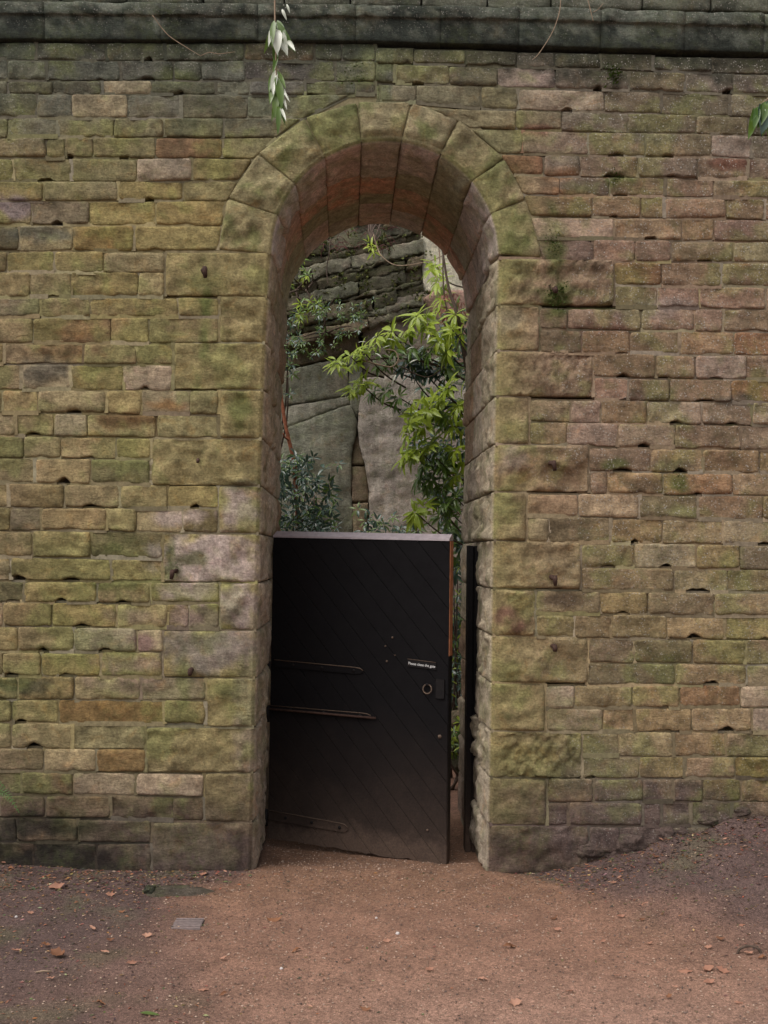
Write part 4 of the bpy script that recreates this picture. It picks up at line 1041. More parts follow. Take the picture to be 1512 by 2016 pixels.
# small sign
sa, za = on_door(804, 1298); sb, zb_ = on_door(858, 1312)
sl = (zb_ - za) / (sb - sa) * 0.35
mb = MB(); dbox(mb, sa - 0.004, sb + 0.004, za - 0.040, za + 0.004, 0.002, 0.007, -0.012); sign = mb.build('sign_plate', M_BLACKIRON, door, smooth=False)
mb = MB(); tube(mb, [D(sa - 0.002, za + 0.003, 0.008), D(sb + 0.002, za - 0.009, 0.008)], 0.0018, 5); mb.build('sign_rim', M_BRONZE, sign)
cu = bpy.data.curves.new('lettering', 'FONT'); cu.body = 'Please close the gate'; cu.size = 0.0215; cu.extrude = 0.0006; cu.align_x = 'LEFT'
tmp = bpy.data.objects.new('lettering', cu); COL.objects.link(tmp)
bpy.context.view_layer.update()
me = bpy.data.meshes.new_from_object(tmp.evaluated_get(bpy.context.evaluated_depsgraph_get())); bpy.data.objects.remove(tmp)
tw = max(v.co.x for v in me.vertices); kx = (sb - sa - 0.004) / tw
for v in me.vertices:
    s = sa + 0.003 + v.co.x * kx; z = za - 0.028 + v.co.y - (s - sa) / (sb - sa) * 0.012
    p = D(s, z, 0.0085 + v.co.z * 0.5); v.co = p
me.materials.clear(); me.materials.append(M_SIGNW)
lo_ = bpy.data.objects.new('lettering', me); COL.objects.link(lo_); lo_.parent = sign
bpy.context.view_layer.update(); lo_.matrix_parent_inverse = sign.matrix_world.inverted()
# frame posts
def post(name, x0, x1, y0, y1, ztop, label):
    p = empty('door_post', (x0, y0, 0), label, 'door post', 'posts of the black door frame')
    mb = MB(); w = x1 - x0
    box_to(mb, (x0, y0, -0.12), (x0 + w * 0.42, y1, ztop)); mb.build('stop_bead', M_DOOR, p, smooth=False)
    mb = MB(); box_to(mb, (x0 + w * 0.42 + 0.002, y0 + 0.014, -0.12), (x0 + w * 0.56, y1, ztop - 0.006)); mb.build('rebate', M_DOOR, p, smooth=False)
    mb = MB(); box_to(mb, (x0 + w * 0.56 + 0.002, y0 - 0.006, -0.12), (x1, y1, ztop - 0.002)); mb.build('post_body', M_DOOR, p, smooth=False)
pr = at(920, 1300, 0.62); pr2 = at(938, 1300, 0.62)
post('r', pr.x, pr2.x + 0.012, 0.62, 0.72, at(925, 1074, 0.62).z, 'slim black door post against the right reveal of the archway')
pl0 = at(523, 1300, 0.80); post('l', pl0.x - 0.01, HX - 0.022, 0.79, 0.88, at(535, 1060, 0.8).z, 'black door post behind the hinges at the left reveal')
# worn threshold grit under the door is the ground itself

# ------------------------------------------------------------------ plants
def leaf_mesh(name, w, curl, fold, m, n=6):
    vs, fs = [], []
    for i in range(n + 1):
        t = i / n; ww = w * math.sin(math.pi * min(1, t ** 0.85 * 0.985 + 0.015)) ** 0.8
        z = -curl * t * t; vs += [(-ww, t, z + fold * ww), (0, t, z), (ww, t, z + fold * ww)]
    for i in range(n):
        o = 3 * i; fs += [(o, o+1, o+4, o+3), (o+1, o+2, o+5, o+4)]
    mb = MB(); mb.add(vs, fs); return mb.mesh(name, m)
def leaf_set(m, w=0.125): return [leaf_mesh('leaf', w * k, c, f, m) for k, c, f in ((1, .12, .45), (.9, .3, .35), (1.12, .2, .6), (.95, .45, .3))]
def dead_leaf(m, w, curl, cup, lob, seed):
    rr = random.Random(seed); vs, fs, n = [], [], 9
    for i in range(n + 1):
        t = i / n; ww = w * math.sin(math.pi * min(1, t * 0.97 + 0.02)) ** 0.9 * (1 + lob * math.sin(t * 17 + seed))
        z = curl * (t - .5) ** 2 + 0.05 * math.sin(t * 7 + seed); k1, k2 = cup * rr.uniform(.5, 1.4), cup * rr.uniform(.3, 1.2)
        vs += [(-ww * rr.uniform(.8, 1.1), t, z + k1 * ww), (0.02 * math.sin(t * 5), t, z), (ww * rr.uniform(.8, 1.1), t, z + k2 * ww)]
    for i in range(n):
        o = 3 * i; fs += [(o, o+1, o+4, o+3), (o+1, o+2, o+5, o+4)]
    mb = MB(); mb.add(vs, fs); return mb.mesh('fallen_leaf', m)
LY, LG, LD, LW, LR_, LO, LB_ = leaf_set(M_LEAF_Y), leaf_set(M_LEAF_G), leaf_set(M_LEAF_D, 0.17), leaf_set(M_LEAF_W), leaf_set(M_LEAF_R), [dead_leaf(M_FALL_O, w, c, k, l, i) for i, (w, c, k, l) in enumerate(((.22, .5, .5, .12), (.17, -.5, .9, .05), (.28, .3, .3, .28), (.2, 1.0, .8, .1), (.24, .2, -.5, .2), (.15, .7, 1.2, .1)))], [dead_leaf(M_FALL_B, w, c, k, l, i + 20) for i, (w, c, k, l) in enumerate(((.22, .6, .9, .12), (.17, -.6, 1.2, .05), (.26, .9, .6, .25), (.2, 1.2, -.8, .1)))]
def frame(dirv, up, s):
    d = dirv.normalized(); x = d.cross(up)
    if x.length < 1e-3: x = Vector((1, 0, 0))
    x.normalize(); z = x.cross(d)
    return Matrix(((x.x * s, d.x * s, z.x * s), (x.y * s, d.y * s, z.y * s), (x.z * s, d.z * s, z.z * s)))
def whorl(c, axis, n, L, rr, spread=1.0, droop=0.25):
    """leaf placements round a shoot tip"""
    a = axis.normalized(); e = a.orthogonal().normalized(); f = a.cross(e); out = []; p0 = rr.random() * 6.3
    for k in range(n):
        th = p0 + 2 * math.pi * k / n + rr.uniform(-0.25, 0.25)
        d = (e * math.cos(th) + f * math.sin(th)) * spread * rr.uniform(0.75, 1.1) + a * rr.uniform(0.1, 0.65) - Vector((0, 0, droop * rr.uniform(0.2, 1.9)))
        out.append((c + d.normalized() * 0.012, frame(d, a + Vector((0, 0, 0.3)) + Vector((rr.uniform(-.3, .3), rr.uniform(-.3, .3), 0)), L * rr.uniform(0.58, 1.15))))
    return out
class Plant:
    def __init__(s, name, loc, label, cat, group=None):
        s.o = empty(name, loc, label, cat, group); s.loc = Vector(loc); s.n = 0; s.rest = {}
    def leaf(s, me, p, m3, name='leaf'):
        if s.n < 290:
            o = bpy.data.objects.new(name, me); COL.objects.link(o); o.parent = s.o
            o.matrix_local = Matrix.Translation(p - s.loc) @ m3.to_4x4(); s.n += 1
        else: s.mass(me, p, m3)
    def mass(s, me, p, m3):
        mb = s.rest.setdefault(me.materials[0].name, MB())
        mb.add([p + m3 @ v.co for v in me.vertices], [tuple(f.vertices) for f in me.polygons])
    def branch(s, pts, rad, mt=M_BARK, name='branch', k=5):
        mb = MB(); P = smooth_path(pts, k); n = len(P)
        r = [lerp(rad[0], rad[1], i / (n - 1)) for i in range(n)]
        tube(mb, P, r, 6, wob=0.25); return mb.build(name, mt, s.o)
    def done(s):
        for m, mb in s.rest.items(): tag(mb.build('leaf_mass', bpy.data.materials[m], s.o), None, None, None, 'stuff')
# the big rhododendron leaning in from the right
rr = random.Random(21)
root = Vector((1.35, 3.1, -0.06))
rh = Plant('rhododendron', root, 'tall rhododendron with drooping whorls of glossy yellow green leaves, reaching in from the right', 'shrub')
spots = [ # px, py, depth Y, leaf length px, kind, n
 (690,702,2.7,38,'y',9),(664,716,2.65,34,'y',8),(712,688,2.75,34,'y',8),(742,664,2.8,32,'y',8),(772,652,2.8,34,'y',8),(806,648,2.8,32,'y',8),(822,622,2.85,38,'y',9),(842,640,2.85,34,'y',8),
 (748,700,2.85,30,'g',8),(780,690,2.8,32,'g',8),(812,684,2.8,34,'g',8),(846,694,2.8,34,'g',8),(866,664,2.75,36,'y',8),(884,690,2.7,38,'y',8),(890,650,2.7,34,'y',8),
 (694,766,2.7,34,'y',9),(712,756,2.75,30,'y',8),(760,772,2.8,30,'g',7),(786,782,2.85,30,'g',7),(738,770,2.9,26,'g',7),(830,728,2.9,34,'d',8),(860,734,2.9,34,'d',8),(800,720,2.95,30,'d',8),(880,724,2.8,32,'g',8),
 (820,812,2.6,38,'y',9),(806,836,2.6,38,'y',9),(846,806,2.6,38,'y',9),(838,840,2.6,36,'y',8),(866,790,2.6,36,'y',8),(884,764,2.55,36,'y',8),(902,800,2.5,36,'y',8),(872,822,2.65,36,'g',8),(894,840,2.6,36,'y',8),
 (800,892,2.55,36,'y',9),(822,884,2.6,34,'y',8),(846,876,2.6,36,'y',8),(858,900,2.6,36,'g',8),(836,918,2.65,34,'g',8),(874,916,2.6,36,'g',8),(896,886,2.55,36,'y',8),(850,944,2.7,34,'g',8),(826,942,2.75,30,'g',8),(876,952,2.65,34,'g',8),(900,934,2.6,34,'y',8),
 (818,1010,2.55,38,'y',9),(834,1000,2.6,34,'y',8),(872,990,2.6,34,'g',8),(896,980,2.55,34,'g',8),(884,1020,2.6,32,'g',7),(862,556,3.2,30,'y',11),(852,530,3.25,28,'y',9),(870,590,3.1,30,'y',8),(896,620,2.9,32,'y',8)]
sets = {'y': LY, 'g': LG, 'd': LD}
for i, (px, py, Y, L, kd, n) in enumerate(spots):
    c = at(px, py, Y); Lm = L * 1.0 / F_PX * (Y - CAM.y)
    axis = Vector((-0.6 + rr.uniform(-.5, .5), -0.45, rr.uniform(0.1, 0.9)))
    for p, m3 in whorl(c, axis, n + 2, Lm, rr, 1.0, 0.45): rh.leaf(rr.choice(sets[kd]), p, m3)
    for q in range(2):                               # side shoots
        c2 = c + Vector((rr.uniform(-.03, .10), rr.uniform(.02, .15), rr.uniform(-.08, .06)))
        for p, m3 in whorl(c2, axis + Vector((rr.uniform(-.5, .5), 0, rr.uniform(-.3, .3))), n, Lm * 0.9, rr, 1.0, 0.5): rh.mass(rr.choice(sets[kd]), p, m3)
    if i % 2 == 0:
        j = at(min(960, px + rr.uniform(60, 130)), py + rr.uniform(20, 90), Y + 0.25)
        rh.branch([c - axis.normalized() * 0.01, c.lerp(j, 0.5) + Vector((0, 0.05, -0.03)), j], (0.004, 0.009))
for pts, r in (([root, at(965, 1000, 3.0), at(930, 800, 2.9), at(905, 640, 2.9), at(882, 560, 3.0), at(868, 470, 3.1)], (0.035, 0.006)), ([root, at(940, 900, 2.8), at(880, 840, 2.75), at(830, 790, 2.8)], (0.02, 0.006)), ([at(935, 760, 2.9), at(860, 720, 2.85), at(780, 705, 2.8), at(700, 712, 2.75)], (0.012, 0.004)), ([at(925, 700, 2.9), at(880, 612, 3.0), at(872, 500, 3.1), at(880, 420, 3.1)], (0.008, 0.004)), ([at(790, 722, 2.75), at(845, 742, 2.75), at(892, 700, 2.8), at(905, 668, 2.85)], (0.005, 0.004))):
    rh.branch(pts, r)
# leafless pale loop and pale leaves in its middle
rh.branch([at(712, 708, 2.7), at(745, 718, 2.68), at(772, 722, 2.68), at(784, 708, 2.68), at(778, 692, 2.7), at(760, 688, 2.72)], (0.006, 0.005), M_TWIG)
for px, py, dx, dz in ((780, 738, -.5, -.7), (806, 716, .7, .5), (845, 658, -.2, -.5), (738, 696, .4, -.2), (722, 674, -.6, .1), (776, 700, .1, -.8), (800, 690, .5, .3), (730, 672, .3, .4), (753, 686, .5, .2), (790, 672, -.4, .4), (760, 668, .6, .1)):
    rh.leaf(rr.choice(LW), at(px, py, 2.55), frame(Vector((dx, -0.3, dz)), Vector((0, -0.6, 1)), 0.075))
# inner darker leaves as a mass
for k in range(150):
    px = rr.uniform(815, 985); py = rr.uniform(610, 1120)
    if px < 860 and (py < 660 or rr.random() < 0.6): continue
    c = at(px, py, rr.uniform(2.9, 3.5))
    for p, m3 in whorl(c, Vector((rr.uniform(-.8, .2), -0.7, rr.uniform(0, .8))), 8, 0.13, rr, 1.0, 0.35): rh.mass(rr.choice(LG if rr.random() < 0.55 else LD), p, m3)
for k in range(26):
    px, py = rr.uniform(868, 912), rr.uniform(572, 640); c = at(px, py, 3.0)
    for p, m3 in whorl(c, Vector((rr.uniform(-1, 1), -0.5, rr.uniform(-1, 1))), 3, 0.06, rr, 1.0, 0.8): rh.mass(rr.choice(LR_), p, m3)
for k in range(14):
    px, py = rr.uniform(850, 910), rr.uniform(960, 1010); c = at(px, py, 2.8)
    for p, m3 in whorl(c, Vector((rr.uniform(-1, 1), -0.5, rr.uniform(-1, 1))), 3, 0.05, rr, 1.0, 0.8): rh.mass(rr.choice(LR_), p, m3)
rh.done()
# dark glaucous bush above the hinge side of the door
def bush(name, label, pts, Y, n, L, sets_, base, rr, parts=True, spread=0.25, cat='shrub', group=None):
    b = Plant(name, base, label, cat, group)
    P = [at(*p, Y) for p in pts]
    for k in range(n):
        c = rr.choice(P) + Vector((rr.gauss(0, .045), rr.uniform(-spread, spread), rr.gauss(0, .045)))
        fn = b.leaf if parts and k % 3 == 0 else b.mass
        for p, m3 in whorl(c, Vector((rr.uniform(-.7, .7), -0.7, rr.uniform(-.1, .9))), rr.randint(5, 8), L, rr, 1.0, 0.3): fn(rr.choice(rr.choice(sets_)), p, m3)
    for k in range(7):
        c = rr.choice(P); b.branch([Vector(base) + Vector((rr.uniform(-.1, .1), 0, 0)), c.lerp(Vector(base), .5) + Vector((rr.uniform(-.1, .1), rr.uniform(-.1, .1), 0)), c], (0.012, 0.004))
    b.done(); return b
bush('evergreen_bush', 'dense dark blue green evergreen bush above the hinge side of the door',
     [(x, y) for x in range(535, 665, 14) for y in range(905, 1075, 14) if (x - 585) ** 2 / 72 ** 2 + (y - 985) ** 2 / 92 ** 2 < 1 or y > 1010 and x < 660], 3.1, 170, 0.076, [LD, LD, LD, LG], (-0.35, 3.2, -0.07), random.Random(4))
bush('sapling', 'small dark leaved sapling at the foot of the cracked rock slab',
     [(x, y) for x in range(650, 800, 13) for y in range(1030, 1075, 12)] + [(690, 1000), (686, 1015), (695, 1022), (650, 1040)], 3.6, 34, 0.075, [LD, LG], (0.25, 3.7, -0.07), random.Random(9))
bush('ledge_shrub', 'dark ivy like growth spilling over the mossy ledge of the rock face',
     [(x, y) for x in range(560, 730, 12) for y in range(590, 720, 13) if abs(y - (690 - (x - 560) * 0.55)) < 48 and (x * 7 + y * 3) % 5 < 3], 5.05, 60, 0.055, [LG, LG, LD], tuple(at(640, 655, 5.3)), random.Random(14), spread=0.10)
bush('hanging_creeper', 'strand of dark creeper hanging beside the left reveal of the arch',
     [(552, y) for y in range(620, 780, 9)] + [(566, y) for y in range(640, 740, 14)] + [(575, 660), (580, 700), (585, 690)], 3.6, 30, 0.062, [LD, LG], (-0.75, 3.9, 2.4), random.Random(31), spread=0.10, cat='creeper')
bush('ledge_grass_tuft', 'yellow green tuft growing on the upper left ledge of the rock face',
     [(575, 545), (590, 530), (600, 540), (610, 525), (585, 560), (598, 615), (606, 625), (565, 600), (590, 590), (620, 600)], 5.1, 16, 0.085, [LG, LY], tuple(at(590, 570, 5.3)), random.Random(41), spread=0.06, cat='plant')
bush('narrow_shrub', 'leafy yellow green shrub glimpsed in the gap between door and right post',
     [(x, y) for x in range(885, 918, 8) for y in range(1110, 1400, 15) if (x + y) % 3], 2.6, 40, 0.06, [LY, LG, LD, LD], (0.95, 2.7, -0.07), random.Random(51), spread=0.15)
bush('low_plant', 'bright green low plant beside the mossy stone beyond the door',
     [(890, 1440), (900, 1450), (905, 1430), (895, 1465), (905, 1470), (888, 1475)], 2.2, 16, 0.075, [LY, LG], (0.9, 2.25, -0.07), random.Random(61), spread=0.08, cat='plant')
bush('dark_undergrowth', 'dark evergreen undergrowth filling the gap behind the narrow shrub',
     [(x, y) for x in range(850, 1000, 20) for y in range(1100, 1470, 22)], 3.4, 90, 0.12, [LD, LD, LG], (1.2, 3.5, -0.07), random.Random(71), spread=0.3)
bush('upper_spray', 'small yellow green spray hanging under the crown of the arch',
     [(735, 478), (740, 470), (732, 488)], 4.6, 3, 0.09, [LY], tuple(at(745, 430, 5.0)), random.Random(81), spread=0.02, cat='plant')
# red barked stem and bare vines in front of the rock
st = Plant('red_barked_tree', at(590, 1080, 3.3), 'bare peeling red barked stem slanting up beside the left reveal', 'tree')
st.branch([at(588, 1085, 3.3), at(582, 955, 3.3), at(578, 905, 3.3), at(566, 855, 3.3), at(556, 800, 3.32), at(548, 720, 3.36)], (0.021, 0.015), M_REDBARK, 'trunk', 7)
st.branch([at(569, 866, 3.29), at(562, 862, 3.27), at(557, 853, 3.25)], (0.009, 0.006), M_REDBARK, 'twig')
rr = random.Random(6)
for pts, lab in ((([(735, 462), (744, 490), (752, 505), (775, 521), (805, 522), (852, 512), (878, 500)]), 'thin pale vine looping under the crown of the arch'), (([(650, 470), (648, 500), (643, 530), (646, 560)]), 'bare hanging vine on the upper left of the rock face'), (([(862, 470), (866, 520), (858, 560), (880, 600), (870, 640), (845, 660)]), 'thin dark vine curving down past the pale rock')):
    v = Plant('vine', at(*pts[0], 3.9), lab, 'vine'); v.branch([at(x, y, 3.9 + rr.uniform(-.05, .05)) for x, y in pts], (0.006, 0.004), M_TWIG if 'pale' in lab else M_BARK, 'stem'); v.done()
# dead twigs and roots tangled under the arch crown
mb = MB()
for k in range(60):
    x, y = rr.uniform(620, 770), rr.uniform(440, 490); y += abs(x - 700) * 0.18
    a = at(x, y, 5.05 + rr.uniform(-.1, .1)); b = a + Vector((rr.uniform(-.15, .15), rr.uniform(-.08, .08), rr.uniform(-.12, .03)))
    tube(mb, smooth_path([a, a.lerp(b, .5) + Vector((0, 0, .03)), b], 3), 0.003, 4)
tag(mb.build('dead_twigs', plain('reddish_dead_twigs', (0.11, 0.045, 0.04))), 'tangle of dark reddish dead twigs on the rock under the crown of the arch', 'twigs', None, 'stuff')
# moss cushions on the rock ledges
mb = MB(); rr = random.Random(15)
for k in range(1500):
    x = rr.uniform(548, 850); y = rr.uniform(450, 700) ; 
    if noise.noise(Vector((x * .03, y * .03, 1))) < 0.0: continue
    c = at(x, y, YC - 0.06 + rr.uniform(-.03, .05)); s = rr.uniform(0.010, 0.030)
    vs = [c + Vector((rr.uniform(-1, 1), rr.uniform(-1, .3), rr.uniform(-1, 1))) * s for _ in range(6)]
    col = mixc((0.06, 0.085, 0.02), (0.13, 0.125, 0.04), rr.random())
    mb.add(vs, [(0,1,2),(2,3,4),(4,5,0),(1,3,5),(0,2,4),(1,4,5)], col)
tag(mb.build('ledge_moss', M_MOSS), 'ragged moss on the bedding ledges of the rock face', 'moss', None, 'stuff')
# mossy stone beyond the door
def boulder(name, c, r, seed, col, label, cat, mt=M_ROCK, amp=0.25):
    bm = bmesh.new(); bmesh.ops.create_icosphere(bm, subdivisions=4, radius=1.0); mb = MB(); vs, cs = [], []
    for v in bm.verts:
        k = 1 + amp * noise.fractal(v.co * 1.3 + Vector((seed, 0, 0)), 1, 2, 4)
        p = Vector((v.co.x * r[0], v.co.y * r[1], v.co.z * r[2])) * k; vs.append(c + p)
        n = noise.fractal(p * 9, 1, 2, 3); cs.append((*mixc(col, (0.075, 0.09, 0.035), 0.7 * sm(0.0, 0.6, n + p.z / r[2] * 0.3)), 0.2))
    mb.add(vs, [tuple(v.index for v in f.verts) for f in bm.faces], cs); bm.free()
    return tag(mb.build(name, mt), label, cat)
p = at(896, 1415, 2.5); boulder('mossy_stone', Vector((p.x + 0.05, 2.5, p.z)), (0.10, 0.12, 0.075), 3, BRN, 'mossy ledge stone seen through the gap beyond the door', 'stone')
p = at(897, 1490, 2.3); boulder('boulder', Vector((p.x + 0.02, 2.3, p.z)), (0.06, 0.08, 0.12), 8, (0.14, 0.13, 0.09), 'upright grey stone at the path edge beyond the door', 'stone')
# ------------------------------------------------------------------ foreground: sprays, fern, twigs
rr = random.Random(90)
sp = Plant('hanging_branch', at(540, -60, -1.2), 'drooping leafy branch with pale shining leaves hanging in front of the wall top', 'branch')
YF = -1.2
sp.branch([at(541, -60, YF), at(541, 20, YF), at(542, 60, YF), at(543, 110, YF), at(544, 150, YF), at(547, 200, YF), at(548, 240, YF)], (0.0045, 0.002), M_TWIG, 'twig')
def dl(a, b, ms, w=1.0):
    """leaf from pixel a to pixel b"""
    p, q = at(*a, YF + rr.uniform(-.03, .03)), at(*b, YF - 0.06 + rr.uniform(-.03, .03)); d = q - p
    m3 = frame(d, Vector((rr.uniform(-.3, .3), -1, 0.25)), d.length); 
    sp.leaf(rr.choice(ms), p, m3 @ Matrix.Diagonal((w, 1, w)))
for a, b, ms, w in [((543,58),(546,94),LW,1.35),((545,60),(564,97),LW,1.1),((543,45),(525,78),LW,.9),((541,45),(522,96),LG,.7),((545,42),(579,95),LG,.7),((566,80),(579,95),LW,.8),((546,40),(560,72),LG,.8),((540,40),(533,80),LG,.8),((544,60),(544,120),LG,.8),((543,55),(530,90),LG,1),((546,58),(573,92),LG,.8),
  ((543,138),(536,180),LW,.7),((545,150),(551,205),LW,.8),((544,140),(527,175),LG,.8),((546,140),(563,165),LG,.7),((545,150),(530,200),LG,.8),((547,160),(568,195),LW,.45),((548,170),(565,208),LW,.5),((547,160),(540,215),LG,.9),((548,180),(557,230),LG,.7),((552,210),(563,236),LW,.5),((548,190),(536,225),LG,.8),((549,205),(549,250),LG,.7),((546,100),(538,140),LG,.6),((545,150),(556,210),LG,.9)]:
    dl(a, b, ms, w)
for px, py in ((567, 16), (558, 26)):
    dl((px - 3, py - 8), (px + 3, py + 5), LW, 1.0)
sp.done()
sp2 = Plant('leaf_spray', at(1530, 190, -0.9), 'dark green drooping leaf spray entering at the right edge of the picture', 'branch'); sp = sp2; YF = -0.9
sp2.branch([at(1560, 160, YF), at(1520, 188, YF), at(1500, 204, YF), at(1486, 216, YF)], (0.004, 0.002), M_TWIG, 'twig')
for a, b, ms, w in [((1490,212),(1481,256),LG,1.0),((1492,210),(1486,250),LG,1),((1498,206),(1502,246),LG,1.2),((1504,202),(1512,258),LG,1.3),((1508,200),(1496,246),LG,1.2),((1514,198),(1524,260),LG,1.2),((1500,205),(1508,252),LD,1.2),((1486,214),(1484,232),LG,1),((1518,196),(1514,250),LD,1.2)]:
    dl(a, b, ms, w)
sp2.done()
# fern at the left edge
fe = Plant('fern', at(-60, 1700, -0.25), 'small bright green fern arching in at the left edge of the wall foot', 'fern')
def frond(pts, w, Y):
    P = smooth_path([at(x, y, Y - 0.02 * i) for i, (x, y) in enumerate(pts)], 10); mb = MB(); tube(mb, P, 0.0015, 4)
    n = len(P)
    for i in range(3, n, 2):
        t = i / n; d = (P[min(i+1, n-1)] - P[i-1]).normalized(); L = w * math.sin(math.pi * min(1, 0.25 + 0.75 * t)) * (1 - t * 0.3)
        for s in (-1, 1):
            side = d.cross(Vector((0.2, -1, 0.35))).normalized() * s; e = (side + d * 0.55).normalized()
            a = P[i]; b = a + e * L; m_ = a.lerp(b, .45); h = d * 0.0026
            mb.add([a - h * .5, m_ - h + Vector((0, -.004, 0)), b, m_ + h + Vector((0, -.004, 0)), a + h * .5], [(0, 1, 2, 3, 4)])
    return mb.build('frond', M_FERN, fe.o)
frond([(-50, 1600), (-25, 1562), (0, 1556), (20, 1572), (38, 1600)], 0.042, -0.22)
frond([(-60, 1600), (-40, 1545), (-15, 1532), (10, 1550)], 0.034, -0.2)
frond([(-60, 1640), (-50, 1580), (-30, 1575), (-5, 1596)], 0.04, -0.25)
# thin dry stems trailing off the wall top
def stem(pts, Y, r, label):
    o = Plant('dry_stem', at(*pts[0], Y), label, 'stem'); o.branch([at(x, y, Y) for x, y in pts], (r, r * .7), M_TWIG, 'stalk'); o.done()
stem([(300, 30), (330, 68), (365, 92), (395, 110)], -0.12, 0.0022, 'thin straight dry stem slanting across the cornice at upper left')
stem([(395, 110), (412, 103), (430, 106), (462, 102)], -0.11, 0.002, 'short wavy dry stem below the cornice at upper left')
stem([(1104, -20), (1102, 20), (1088, 62), (1062, 104), (1048, 118)], -0.16, 0.0026, 'long curved pale stem hanging over the cornice right of the arch')
stem([(1155, -10), (1162, 18), (1168, 42)], -0.16, 0.0028, 'short straight pale stem on the cornice at upper right')
stem([(1168, 24), (1178, 18), (1188, 6)], -0.15, 0.002, 'tiny forked pale stem beside the short stem on the cornice')
# moss and weeds rooted in the wall joints
def weed(px, py, n, L, label, spread=12, mt=(0.09, 0.15, 0.03)):
    mb = MB(); rr = random.Random(int(px * 3 + py))
    for k in range(n):
        a = at(px + rr.gauss(0, spread), py + rr.gauss(0, spread * 1.3), -0.012)
        d = Vector((rr.uniform(-1, 1), rr.uniform(-1.4, -.2), rr.uniform(-1, .8))).normalized(); l = L * rr.uniform(.4, 1); s = d.cross(Vector((0, 0.3, 1))).normalized() * l * .28
        mb.add([a, a + d * l * .5 + s, a + d * l, a + d * l * .5 - s], [(0, 1, 2, 3)], mixc(mt, (0.05, 0.09, 0.02), rr.random()))
    tag(mb.build('moss_clump', M_MOSS), label, None, None, 'stuff')
weed(1096, 578, 150, 0.022, 'bright green moss clump under the peg in the right quoin below the arch springing', 11)
weed(1090, 478, 120, 0.016, 'thin strip of green leafy moss beside the right springing of the arch', 9)
weed(1212, 348, 60, 0.016, 'small moss cushion in a joint high on the right wall', 8)
weed(1207, 148, 60, 0.03, 'tuft of drooping weed just under the cornice on the right', 8)
weed(1338, 950, 60, 0.014, 'dark green moss patch on a block halfway up the right wall', 10)
weed(695, 150, 60, 0.018, 'moss patch on the courses just above the arch crown', 14)
weed(345, 1112, 60, 0.014, 'moss clump by the peg on the pale quoin left of the door', 9)

# ------------------------------------------------------------------ on the ground
def gpt(px, py):
    d = ray(px, py); t = -CAM.z / d.z; p = CAM + d * t
    for _ in range(4): t = (gz(p.x, p.y) - CAM.z) / d.z; p = CAM + d * t
    return p
# drain grate
g0 = gpt(370, 1821); dg = empty('drain_grate', (g0.x, g0.y, g0.z), 'small rectangular metal drain grate set in the dark soil', 'drain grate')
W2, D2 = 0.064, 0.060
z = gz(g0.x, g0.y) + 0.007
mb = MB(); box_to(mb, (g0.x - W2 - .004, g0.y - D2 - .004, z - .05), (g0.x + W2 + .004, g0.y + D2 + .004, z - 0.007)); mb.build('pit', M_PIT, dg, smooth=False)
for k in range(6):
    yy = g0.y - D2 + 2 * D2 * k / 5; k0 = R.uniform(-.004, .004)
    mb = MB(); box_to(mb, (g0.x - W2 + k0 + .02 * (yy - g0.y), yy - .0048, z - .008), (g0.x + W2 + k0, yy + .0048, z + .002)); mb.build('bar', M_STEEL, dg, smooth=False)
# mossy slab; an added near-black lump stands in for its shaded hollow
c = gpt(345, 1756); slab = boulder('mossy_slab', Vector((c.x, c.y, c.z - 0.012)), (0.19, 0.10, 0.035), 12, (0.10, 0.082, 0.062), 'low mossy stone slab half buried by the wall foot', 'stone', amp=0.18)
c = gpt(296, 1758)
boulder('hollow_lump', Vector((c.x, c.y, c.z + 0.012)), (0.032, 0.03, 0.028), 17, (0.035, 0.035, 0.025), 'near black lump standing in for the hollow at the left end of the mossy slab', 'stone', amp=0.3)
c = gpt(1478, 1652); cl = boulder('earth_clod', Vector((c.x, c.y, c.z)), (0.08, 0.06, 0.05), 23, (0.05, 0.05, 0.03), 'dark mossy clod on the soil bank at the right', 'clod', amp=0.4)
rr = random.Random(64)
RUB = ['broken earthy stone at the foot of the wall right of the right quoin','flat crumbled stone half sunk under the eroded wall foot','squarish eroded lump where the bank meets the wall','small crumbled stone beside the squarish lump','rounded earthy stone higher up the bank against the wall','topmost eroded stone on the bank at the right edge','lone small stone below the eroded courses']
for i, (px, py, r_) in enumerate(((1170,1672,.06),(1245,1664,.075),(1318,1644,.05),(1352,1638,.035),(1400,1616,.04),(1470,1598,.035),(1215,1684,.03))):
    p = at(px, py, -0.05); boulder('rubble_stone', Vector((p.x, 0.012, p.z - 0.014)), (r_ * rr.uniform(1.1, 1.6), r_ * .8, r_ * rr.uniform(.65, .95)), 60 + i * 3, (0.125, 0.088, 0.074), RUB[i], 'stone', amp=0.34)['group'] = 'rubble along the right wall foot'
# arched black root with a leaf under it
c = gpt(1474, 1876); mb = MB()
tube(mb, smooth_path([c + Vector((-.052, 0, -.01)), c + Vector((-.04, 0, .016)), c + Vector((0, 0.005, .027)), c + Vector((.042, 0, .018)), c + Vector((.055, -.005, -.008))], 6), 0.006, 6, wob=.3)
tag(mb.build('arched_root', M_BARK), 'black arched root looping out of the ground at the lower right', 'root')
